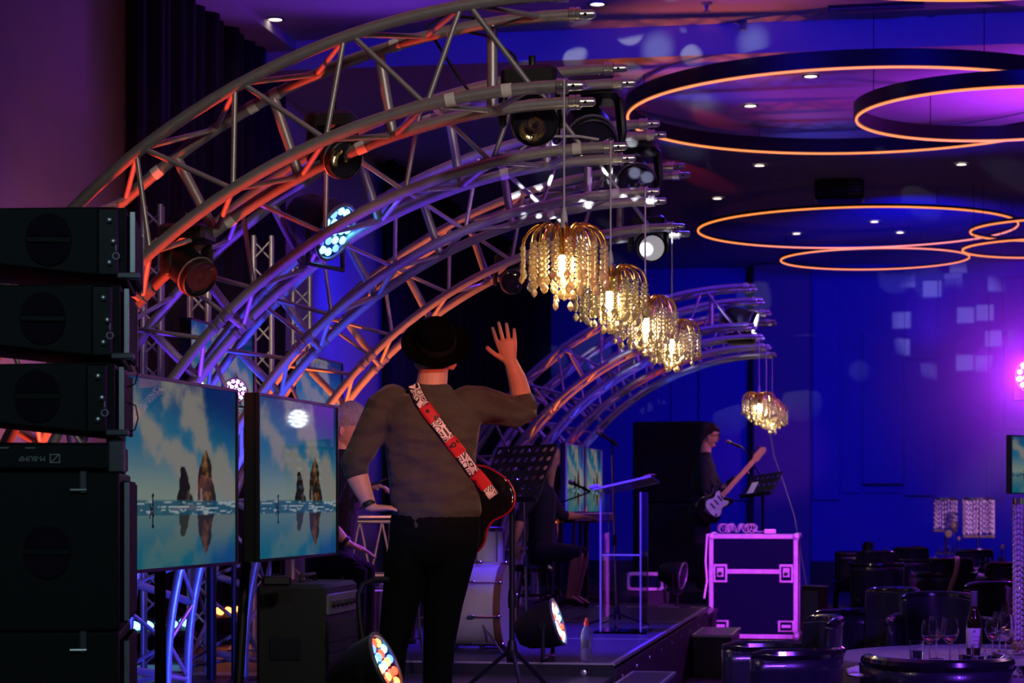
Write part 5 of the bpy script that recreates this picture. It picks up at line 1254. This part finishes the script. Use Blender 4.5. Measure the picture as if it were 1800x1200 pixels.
# guitar strap following the back
mat('strap', (.5, .012, .02), .6)
nt = MT['strap'].node_tree; b = nt.nodes['Principled BSDF']; uv = nt.nodes.new('ShaderNodeAttribute'); uv.attribute_name = 'strapuv'
def nd(t, **k):
    n = nt.nodes.new(t)
    for a, v in k.items(): setattr(n, a, v)
    return n
def mth(op, a, b_=None):
    n = nd('ShaderNodeMath', operation=op)
    for i, v in enumerate((a, b_)):
        if v is None: continue
        if isinstance(v, (int, float)): n.inputs[i].default_value = v
        else: nt.links.new(v, n.inputs[i])
    return n.outputs[0]
sp = nd('ShaderNodeSeparateXYZ'); nt.links.new(uv.outputs['Vector'], sp.inputs[0])
per = mth('FRACT', mth('MULTIPLY', sp.outputs[1], 3.1)); patch = mth('LESS_THAN', per, .55)
vo = nd('ShaderNodeTexVoronoi', feature='DISTANCE_TO_EDGE'); mp = nd('ShaderNodeMapping'); mp.inputs['Scale'].default_value = (1.7, 17, 1); nt.links.new(uv.outputs['Vector'], mp.inputs[0]); nt.links.new(mp.outputs[0], vo.inputs['Vector']); vo.inputs['Scale'].default_value = 1.0
ln = mth('LESS_THAN', mth('FRACT', mth('MULTIPLY', vo.outputs['Distance'], 5.5)), .5)
inn = mth('LESS_THAN', mth('ABSOLUTE', mth('SUBTRACT', sp.outputs[0], .5)), .42)
v2 = nd('ShaderNodeTexVoronoi', feature='F1'); nt.links.new(mp.outputs[0], v2.inputs['Vector']); v2.inputs['Scale'].default_value = .8
dot = mth('LESS_THAN', mth('ABSOLUTE', mth('SUBTRACT', v2.outputs['Distance'], .28)), .06)
mx1 = nd('ShaderNodeMix', data_type='RGBA'); mx1.inputs[6].default_value = (.012, .01, .012, 1); mx1.inputs[7].default_value = (.78, .74, .70, 1); nt.links.new(mth('MULTIPLY', ln, inn), mx1.inputs[0])
mx0 = nd('ShaderNodeMix', data_type='RGBA'); mx0.inputs[6].default_value = (.5, .012, .02, 1); mx0.inputs[7].default_value = (.03, .01, .01, 1); nt.links.new(mth('MULTIPLY', dot, inn), mx0.inputs[0])
mx2 = nd('ShaderNodeMix', data_type='RGBA'); nt.links.new(patch, mx2.inputs[0]); nt.links.new(mx0.outputs[2], mx2.inputs[6]); nt.links.new(mx1.outputs[2], mx2.inputs[7]); nt.links.new(mx2.outputs[2], b.inputs['Base Color'])
inv = Matrix.Translation(HM.location)
bvh = BVHTree.FromPolygons([inv @ v.co for v in SHIRT.data.vertices], [p.vertices[:] for p in SHIRT.data.polygons])
line = [(727, 676), (733, 690), (740, 705), (757, 729), (775, 752), (791, 773), (806, 792), (820, 811), (832, 828), (843, 840), (856, 856), (868, 872)]
cents = []; last = 9.0
for i in range(len(line) - 1):
    for f in (0, .33, .66): cents.append((line[i][0] + (line[i + 1][0] - line[i][0]) * f, line[i][1] + (line[i + 1][1] - line[i][1]) * f))
cents.append(line[-1])
vs = []; uvs = []; L = 0
for i, (x, y) in enumerate(cents):
    x2, y2 = cents[min(i + 1, len(cents) - 1)]; x1, y1 = cents[max(i - 1, 0)]; dx, dy = x2 - x1, y2 - y1; l = math.hypot(dx, dy); nx, ny = -dy / l, dx / l
    L += math.hypot(x - cents[max(i - 1, 0)][0], y - cents[max(i - 1, 0)][1]) / 230
    row = []
    for j in range(5):
        o_ = (j - 2) / 2 * 11.5; qx, qy = x + nx * o_, y + ny * o_
        dr = (P(qx, qy, 1) - V((0, 0, ZC))); ln_ = dr.length
        hit = bvh.ray_cast(V((0, 0, ZC)), dr.normalized(), 20)
        row.append(hit[3] / ln_ - .010 if hit[0] is not None else None)
    known = [r for r in row if r is not None]
    dm = min(known) if known and len(known) >= 3 else None
    if dm is None: dm = last + .004
    if known and len(known) >= 3: dm = min(dm, last + .03)
    last = dm
    for j in range(5):
        o_ = (j - 2) / 2 * 11.5; dd = row[j] if row[j] is not None and row[j] < dm + .02 else dm
        vs.append(P(x + nx * o_, y + ny * o_, dd)); uvs.append((j / 4, L, 0))
m = MB().add(vs, [(i * 5 + j, i * 5 + j + 1, i * 5 + j + 6, i * 5 + j + 5) for i in range(len(cents) - 1) for j in range(4)])
GT = thing('electric_guitar', 'dark red electric guitar on a patterned red strap across the back', 'guitar', Q(845, 880, .12))
so = m.build('strap', 'strap', GT, world=True, smooth=180)
at = so.data.attributes.new('strapuv', 'FLOAT_VECTOR', 'POINT'); at.data.foreach_set('vector', np.array(uvs, np.float32).ravel())
s = so.modifiers.new('s', 'SOLIDIFY'); s.thickness = .004; s.offset = 0
def guitar_outline(n=56):
    """closed outline; +x toward the neck, y across"""
    pts = [(-.20, 0), (-.195, .07), (-.165, .13), (-.11, .162), (-.05, .155), (.0, .125), (.04, .11), (.08, .115), (.13, .14), (.185, .13), (.20, .10), (.17, .065), (.15, .04), (.15, -.04), (.17, -.07), (.205, -.11), (.18, -.14), (.12, -.14), (.06, -.115), (.01, -.118), (-.04, -.15), (-.10, -.165), (-.16, -.135), (-.195, -.07)]
    out = []; N = len(pts)
    for i in range(N):
        p0, p1, p2, p3 = pts[i - 1], pts[i], pts[(i + 1) % N], pts[(i + 2) % N]
        for t in (0, .5):
            out.append(tuple(.5 * (2 * p1[k] + (p2[k] - p0[k]) * t + (2 * p0[k] - 5 * p1[k] + 4 * p2[k] - p3[k]) * t * t + (3 * p1[k] - p0[k] - 3 * p2[k] + p3[k]) * t ** 3) for k in (0, 1)))
    return out
def guitar_body(t, o, x, y, z, sc, body, face, guard):
    """o centre, x toward neck, z = face normal"""
    ol = [(a * sc, b_ * sc) for a, b_ in guitar_outline()]
    x, y, z = V(x).normalized(), V(y).normalized(), V(z).normalized(); o = V(o)
    k = MB().prism(ol, .045 * sc, o - z * .0225 * sc, x, y, z).build('guitar_body', body, t, world=True, smooth=50); bv = k.modifiers.new('b', 'BEVEL'); bv.width = .009 * sc; bv.segments = 3; bv.limit_method = 'ANGLE'
    pg = [(a * .62 + .02 * sc, b_ * .66 - .02 * sc) for a, b_ in ol]
    MB().prism(pg, .003, o + z * .0228 * sc, x, y, z).build('pickguard', guard, t, world=True)
    f = o + z * .03 * sc
    MB().box(f + x * .40 * sc, (.56 * sc, .05 * sc, .02 * sc), Matrix((x, y, z)).transposed()).build('neck', 'maple', t, world=True)
    MB().box(f + x * .42 * sc + z * .012 * sc, (.50 * sc, .046 * sc, .006 * sc), Matrix((x, y, z)).transposed()).build('fretboard', face, t, world=True)
    hs = [(.68, -.025), (.70, -.04), (.86, -.03), (.88, .0), (.85, .035), (.72, .045), (.68, .025)]
    MB().prism([(a * sc, b_ * sc) for a, b_ in hs], .016 * sc, f - z * .008 * sc, x, y, z).build('headstock', 'maple', t, world=True)
    for k in range(6): MB().lathe([(.006, 0), (.006, .02), (.01, .022), (.01, .03), (0, .03)], 8, f + x * (.71 + k * .025) * sc + y * .045 * sc, y).build('tuning_peg', 'chrome', t, world=True)
    for k in range(3): MB().rbox(f + x * (.09 - k * .06) * sc - z * .002, (.016 * sc, .075 * sc, .012), .003, Matrix((x, y, z)).transposed()).build('pickup', 'black_plastic', t, world=True)
    MB().rbox(f - x * .12 * sc, (.03 * sc, .08 * sc, .014), .003, Matrix((x, y, z)).transposed()).build('bridge', 'chrome', t, world=True)
    for k in range(2): MB().lathe([(.012, 0), (.011, .014), (0, .014)], 10, f - x * (.07 + k * .04) * sc - y * (.09 + .01 * k) * sc, z).build('control_knob', 'black_plastic', t, world=True)
    MB().tube([f + x * .68 * sc + z * .016 * sc, f - x * .12 * sc + z * .02 * sc], .0012, 4).build('strings', 'chrome', t, world=True)
gx = (-RT * .55 - UP * .83).normalized(); gz = (FW * .93 + RT * .36).normalized(); gy = gz.cross(gx).normalized(); gz = gx.cross(gy)
guitar_body(GT, Q(838, 890, .21), gx, gy, gz, .86, 'guitar_black', 'guitar_black', 'guitar_red')
ol = [(a * .86 * 1.012, b_ * .86 * 1.012) for a, b_ in guitar_outline()]
MB().tube([Q(838, 890, .21) + gx * a + gy * b_ - gz * .008 for a, b_ in ol], .006, 6, closed=True).build('red_lit_rim', 'guitar_red', GT, world=True)  # red rim line: red sides with the red light on them painted in
wt = MB().lathe([(.026, -.012), (.0295, -.012), (.0295, .012), (.026, .012)], 20, Q(648, 884, -.05), Q(653, 893, -.05) - Q(643, 872, -.05)).build('wristband', 'black_rubber'); tag(wt, 'dark watch band on the wrist resting on the hip', 'watch')

# ---- generic clothed figure
def figure(root, J, skin_arms, hair, top_m, leg_m, s=1.0, face=None, side=RT, bare_legs=False, torso=(.19, .12), vox=.007, hand_dirs=None, sleeve_full=False):
    """J: joint dict of world points. face = direction the face looks"""
    face = V(face).normalized(); hu = (J['head'] - J['neck']).normalized(); hs = face.cross(hu).normalized()
    sk = MB()
    h = J['head']
    sk.loft([(h - hu * .085 + face * .035, .040 * s, .038 * s), (h - hu * .06 + face * .02, .060 * s, .070 * s), (h - hu * .01 + face * .005, .074 * s, .092 * s), (h + hu * .05, .075 * s, .096 * s), (h + hu * .09 - face * .01, .06 * s, .075 * s)], hs, 18)
    sk.loft([(J['neck'] - hu * .03, .06 * s, .058 * s), (h - hu * .05 - face * .02, .054 * s, .056 * s)], hs, 14)
    sk.loft([(h + hu * .012 + face * .092, .008, .006), (h - hu * .018 + face * .108, .012, .012), (h - hu * .026 + face * .098, .014, .009)], hs, 10)   # nose
    sk.loft([(h - hu * .052 + face * .088 + hs * .02, .005, .006), (h - hu * .052 + face * .094, .007, .008), (h - hu * .052 + face * .088 - hs * .02, .005, .006)], hu, 8)  # lips
    sk.loft([(h - hu * .098 + face * .062, .02, .016), (h - hu * .088 + face * .078, .018, .014)], hs, 8)   # chin
    sk.loft([(h + hu * .03 + face * .088 + hs * .04, .006, .006), (h + hu * .033 + face * .094, .006, .006), (h + hu * .03 + face * .088 - hs * .04, .006, .006)], hu, 8)   # brow
    for k in (-1, 1): sk.loft([(h + hs * k * .076 + hu * .01 - face * .005, .007, .014), (h + hs * k * .079 - hu * .012 - face * .002, .008, .016), (h + hs * k * .075 - hu * .03, .006, .009)], face, 8)
    for a in ('L', 'R'):
        e, w = J['el' + a], J['wr' + a]
        sk.loft([(e, .045 * s, .043 * s), (e.lerp(w, .35), .046 * s, .042 * s), (e.lerp(w, .75), .034 * s, .031 * s), (w, .027 * s, .022 * s)], side, 12)
        dd, nn, tt, cc = hand_dirs[a]; hand(sk, w, dd, nn, tt, s, cc)
        if bare_legs:
            k, an = J['kn' + a], J['an' + a]
            sk.loft([(k, .058 * s, .06 * s), (k.lerp(an, .3), .055 * s, .06 * s), (k.lerp(an, .75), .038 * s, .04 * s), (an, .032 * s, .034 * s)], side, 12)
            if ('toe' + a) in J: sk.loft([(an, .034, .034), (J['toe' + a].lerp(an, .4), .036, .024), (J['toe' + a], .03, .014)], side, 10)
        q, e2 = J['sh' + a], J['el' + a]; sk.loft([(q, .048 * s, .048 * s), (q.lerp(e2, .6), .045 * s, .045 * s), (e2, .042 * s, .042 * s)], side, 12)
        q, k, an = J['hip' + a], J['kn' + a], J['an' + a]; sk.loft([(q, .07 * s, .075 * s), (q.lerp(k, .6), .06 * s, .062 * s), (k, .05 * s, .05 * s)], side, 12)
        if not bare_legs: sk.loft([(k, .045 * s, .045 * s), (an, .035 * s, .035 * s)], side, 12)
    ps = (J['hipL'] + J['hipR']) / 2; ss = (J['shL'] + J['shR']) / 2
    sk.loft([(J['neck'] - hu * .02, .05 * s, .05 * s), (ss + (J['neck'] - ss) * .2, .12 * s, .07 * s), (ss.lerp(ps, .3), torso[0] * .8 * s, torso[1] * .85 * s), (ss.lerp(ps, .75), torso[0] * .7 * s, torso[1] * .8 * s), (ps, torso[0] * .75 * s, torso[1] * .85 * s)], side, 16)
    sk.remesh('body', 'skin', vox * .75, root, sm=2)
    for k in (-1, 1):
        MB().ball(h + hu * .012 + face * .083 + hs * k * .032, .011, 10).build('eye', 'paper', root, world=True); MB().ball(h + hu * .012 + face * .092 + hs * k * .033, .0055, 8).build('iris', 'hair_dark', root, world=True)
    sh = MB()
    ps = (J['hipL'] + J['hipR']) / 2; ss = (J['shL'] + J['shR']) / 2
    sh.loft([(J['neck'].lerp(ss, .05), .066 * s, .062 * s), (ss + (J['neck'] - ss) * .3, .15 * s, .09 * s), (ss - (ss - ps) * .08, torso[0] * s, torso[1] * s), (ss.lerp(ps, .35), torso[0] * .95 * s, torso[1] * 1.08 * s), (ss.lerp(ps, .7), torso[0] * .85 * s, torso[1] * 1.02 * s), (ps, torso[0] * .92 * s, torso[1] * 1.05 * s)], side, 20)
    for a in ('L', 'R'):
        q, e, w = J['sh' + a], J['el' + a], J['wr' + a]
        secs = [(q, .07 * s, .068 * s), (q.lerp(e, .5), .06 * s, .058 * s), (e, .053 * s, .052 * s)]
        if sleeve_full: secs += [(e.lerp(w, .5), .046 * s, .044 * s), (e.lerp(w, .86), .037 * s, .034 * s)]
        else: secs += [(e.lerp(w, .18), .052 * s, .05 * s)]
        sh.loft(secs, side, 14)
    sh.remesh('top', top_m, vox, root, sm=4)
    tr = MB()
    tr.loft([(ps + (ss - ps) * .12, torso[0] * .88 * s, torso[1] * s), (ps, torso[0] * .95 * s, torso[1] * 1.08 * s), ((J['hipL'] + J['hipR']) / 2 - (ss - ps) * .1, torso[0] * .9 * s, torso[1] * s)], side, 18)
    for a in ('L', 'R'):
        q, k, an = J['hip' + a], J['kn' + a], J['an' + a]
        secs = [(q, .09 * s, .095 * s), (q.lerp(k, .5), .082 * s, .085 * s), (k, .066 * s, .066 * s)]
        if not bare_legs: secs += [(k.lerp(an, .4), .062 * s, .062 * s), (an, .05 * s, .05 * s)]
        tr.loft(secs, side, 14)
    tr.remesh('trousers' if not bare_legs else 'skirt', leg_m, vox * 1.15, root, sm=4)
    for a in ('L', 'R'):
        an = J['an' + a]; toe = J.get('toe' + a, an + face * .2)
        MB().loft([(an + V((0, 0, -.02)), .036, .04), (an.lerp(toe, .5) + V((0, 0, -.02)), .04, .03), (toe + V((0, 0, -.005)), .03, .02)], side, 12).build('shoe', 'black_rubber', root, world=True)
    hm = MB(); hair(hm, h, hu, face, hs)
    return hm
# ---- far guitarist
dg = 22.7; c = PZ(1240, .55, dg); G = thing('person', 'guitarist in black with glasses standing in profile at the far microphone', 'person', c)
def g(px, py, dd=0): return P(px, py, dg + dd)
fd = (RT * .96 - FW * .2).normalized()
J = dict(head=g(1247, 768), neck=g(1241, 797), shL=g(1238, 812, .19), shR=g(1238, 812, -.19), elL=g(1268, 862, .22), elR=g(1240, 862, -.24), wrL=g(1296, 838, .10), wrR=g(1258, 874, -.20), hipL=g(1232, 903, .1), hipR=g(1232, 903, -.1), knL=g(1240, 978, .12), knR=g(1232, 978, -.12), anL=PZ(1240, .63, dg + .12), anR=PZ(1230, .63, dg - .12))
J['toeL'] = J['anL'] + fd * .18 + V((0, 0, -.04)); J['toeR'] = J['anR'] + fd * .18 + V((0, 0, -.04))
def hair_g(m, h, hu, f, s):
    m.loft([(h + hu * .03 - f * .045, .082, .085), (h + hu * .075 - f * .015, .086, .105), (h + hu * .105 + f * .0, .07, .09)], s, 16)
    m.loft([(h + hu * .05 - f * .07, .07, .05), (h - hu * .05 - f * .075, .06, .035)], s, 14)
    m.loft([(h + hu * .08 + f * .05, .065, .04), (h + hu * .075 + f * .085, .055, .022)], s, 12)
hm = figure(G, J, False, hair_g, 'black_cloth', 'black_cloth', 1.0, fd, FW, hand_dirs={'L': (UP * .6 + RT * .6, -RT + UP, -FW, .75), 'R': (RT * .8 - UP * .3 + FW * .3, -FW, UP, .5)}, sleeve_full=True, torso=(.20, .13))
hm.remesh('hair', 'hair_dark', .008, G, sm=2)
h = J['head']; hu = (J['head'] - J['neck']).normalized(); hs = fd.cross(hu).normalized()
m = MB()
for k in (-1, 1):
    m.torus(h + hu * .012 + fd * .104 + hs * k * .035, .026, .004, 20, 6, fd); m.tube([h + hu * .014 + fd * .10 + hs * k * .062, h + hu * .012 + hs * k * .082], .0035, 5)
m.tube([h + hu * .014 + fd * .11 - hs * .01, h + hu * .014 + fd * .11 + hs * .01], .0035, 5)
tag(m.build('eyeglasses', 'black_plastic'), 'dark-rimmed glasses worn by the far guitarist', 'glasses')
E2 = thing('electric_guitar', 'dark electric guitar with pale pickguard and maple neck held by the far guitarist', 'guitar', g(1262, 880, -.25))
gx = (g(1322, 816, -.10) - g(1256, 890, -.30)).normalized(); gz = (-FW * .85 + RT * .4 + UP * .1).normalized(); gy = gz.cross(gx).normalized(); gz = gx.cross(gy)
guitar_body(E2, g(1254, 886, -.26), gx, gy, gz, 1.0, 'guitar_black', 'maple', 'pickguard')
tag(MB().tube([g(1238, 806, -.15), g(1244, 830, -.17), g(1252, 850, -.2), g(1262, 868, -.24)], .014, 6).build('guitar_strap', 'black_cloth'), 'black strap of the far guitarist', 'strap')

# ---- percussionist behind the raised elbow
dp = 11.6; c = PZ(610, DK, dp); B = thing('person', 'percussionist with violet-lit hair mostly hidden behind the player in the hat', 'person', c)
def b_(px, py, dd=0): return P(px, py, dp + dd)
fd = (RT * .75 - FW * .35).normalized()
J = dict(head=b_(613, 757), neck=b_(604, 797), shL=b_(600, 822, .17), shR=b_(596, 822, -.17), elL=b_(620, 890, .2), elR=b_(568, 915, -.2), wrL=b_(640, 858, -.05), wrR=b_(612, 955, -.2), hipL=b_(580, 990, .1), hipR=b_(580, 990, -.1), knL=b_(640, 1000, .2), knR=b_(625, 1005, -.22), anL=b_(640, 1140, .2), anR=b_(620, 1140, -.22))
for a in 'LR': J['an' + a].z = DK + .08; J['toe' + a] = J['an' + a] + fd * .16 + V((0, 0, -.04))
def hair_p(m, h, hu, f, s):
    m.loft([(h + hu * .03 - f * .03, .084, .09), (h + hu * .08, .088, .108), (h + hu * .108 + f * .01, .07, .085)], s, 16); m.loft([(h + hu * .04 - f * .07, .07, .05), (h - hu * .04 - f * .075, .06, .035)], s, 12)
hm = figure(B, J, True, hair_p, 'black_cloth', 'trouser_black', 1.0, fd, FW, hand_dirs={'L': (RT + UP * .15, UP, -FW, .5), 'R': (RT * .9 - UP * .35, UP - FW * .5, -FW, .15)})
hm.remesh('hair', 'hair_grey', .008, B, sm=2)
tag(MB().lathe([(.026, -.011), (.032, -.011), (.032, .011), (.026, .011)], 18, J['elR'].lerp(J['wrR'], .9), J['wrR'] - J['elR']).build('wristwatch', 'black_rubber'), 'wristwatch of the percussionist reaching for the chrome drum', 'watch')
t = thing('phone', 'slim dark phone in the percussionist\'s upper hand', 'phone', b_(662, 848, -.05), .3); MB().rbox((0, 0, 0), (.14, .07, .009), .003, Matrix.Rotation(-.35, 3, 'Y')).build('body', 'black_plastic', t); MB().box((0, 0, .0), (.13, .06, .0105), Matrix.Rotation(-.35, 3, 'Y')).build('glass', 'lens_dark', t)
t = thing('drum_stool', 'round black stool under the percussionist', 'stool', PZ(578, DK, dp)); zz = b_(0, 1015).z - DK
MB().lathe([(0, zz - .10), (.17, zz - .10), (.185, zz - .06), (.17, zz - .03), (0, zz - .02)], 24).build('seat', 'leather_black', t); bar('pole', (0, 0, .1), (0, 0, zz - .1), .02, 'chrome', t)
for k in range(3): a = k * 2.09; bar('leg', (0, 0, .2), (.24 * cos(a), .24 * sin(a), .012), .012, 'chrome', t)
# ---- seated keyboard player
dw = 18.6; c = PZ(945, UPZ, dw); Wm = thing('person', 'seated person with long fair hair and bare legs behind the music stand', 'person', c)
def w_(px, py, dd=0): return P(px + 12, py, dw + dd)
fd = (RT * .8 + FW * .5).normalized(); sd_ = (FW * .85 - RT * .5).normalized()
J = dict(head=w_(952, 812), neck=w_(946, 840), shL=w_(948, 860, .16), shR=w_(934, 860, -.15), elL=w_(975, 905, .2), elR=w_(905, 905, -.2), wrL=w_(1012, 908, .3), wrR=w_(893, 955, -.25), hipL=w_(942, 968, .1), hipR=w_(938, 968, -.1), knL=w_(1012, 972, .25), knR=w_(1003, 975, -.18), anL=w_(1000, 1050, .25), anR=w_(989, 1050, -.18))
for a in 'LR': J['toe' + a] = J['an' + a] + fd * .13 + V((0, 0, -.055))
def hair_w(m, h, hu, f, s):
    m.loft([(h + hu * .03 - f * .03, .084, .09), (h + hu * .08, .088, .105), (h + hu * .108, .068, .085)], s, 16); m.loft([(h + hu * .03 - f * .06, .085, .05), (h - hu * .1 - f * .07, .095, .04), (h - hu * .26 - f * .06, .085, .035), (h - hu * .34 - f * .05, .06, .025)], s, 14)
    for k in (-1, 1): m.loft([(h + hu * .04 + s * k * .075, .03, .05), (h - hu * .12 + s * k * .088, .028, .05), (h - hu * .30 + s * k * .085 + f * .02, .02, .035)], f, 10)
hm = figure(Wm, J, True, hair_w, 'navy_cloth', 'navy_cloth', .95, fd, sd_, True, (.17, .11), hand_dirs={'L': (RT + FW * .4 - UP * .1, UP, -FW, .3), 'R': (-UP + RT * .1, -FW, RT, .25)}, sleeve_full=False)
hm.remesh('hair', 'hair_blonde', .009, Wm, sm=2)
t = thing('stool', 'dark stool under the seated keyboard player', 'stool', PZ(938, UPZ, dw)); zz = w_(0, 990).z - UPZ
MB().lathe([(0, zz - .07), (.17, zz - .07), (.18, zz - .04), (.16, zz - .01), (0, zz)], 24).build('seat', 'leather_black', t)
for k in range(4): a = k * pi / 2 + .6; bar('leg', (.11 * cos(a), .11 * sin(a), zz - .07), (.17 * cos(a), .17 * sin(a), 0), .012, 'black_metal', t)
MB().torus((0, 0, .18), .15, .008, 24, 6).build('foot_ring', 'black_metal', t)


# ------------------------------------------------------------------ stage haze around the dazzling wash light at right
hz = MB().ball((0, 0, 0), 1, 40, (2.3, 2.6, 2.3)).build('haze', None, smooth=None); hz.location = P(1812, 660, 24.0)
hm_ = bpy.data.materials.new('haze'); hm_.use_nodes = True; nt = hm_.node_tree; nt.nodes.remove(nt.nodes['Principled BSDF'])
vs_ = nt.nodes.new('ShaderNodeVolumeScatter'); vs_.inputs['Color'].default_value = (.9, .9, 1, 1); vs_.inputs['Anisotropy'].default_value = .25
tc_ = nt.nodes.new('ShaderNodeTexCoord'); mp_ = nt.nodes.new('ShaderNodeMapping'); gr_ = nt.nodes.new('ShaderNodeTexGradient'); gr_.gradient_type = 'SPHERICAL'; mu_ = nt.nodes.new('ShaderNodeMath'); mu_.operation = 'MULTIPLY'; mu_.inputs[1].default_value = .22
mp_.inputs['Scale'].default_value = (1 / 2.3, 1 / 2.6, 1 / 2.3)
nt.links.new(tc_.outputs['Object'], mp_.inputs[0]); nt.links.new(mp_.outputs[0], gr_.inputs[0]); nt.links.new(gr_.outputs['Fac'], mu_.inputs[0]); nt.links.new(mu_.outputs[0], vs_.inputs['Density'])
nt.links.new(vs_.outputs[0], nt.nodes['Material Output'].inputs['Volume']); hz.data.materials.append(hm_)
tag(hz, 'thin stage haze catching the magenta beam at right', 'haze'); hz['kind'] = 'stuff'
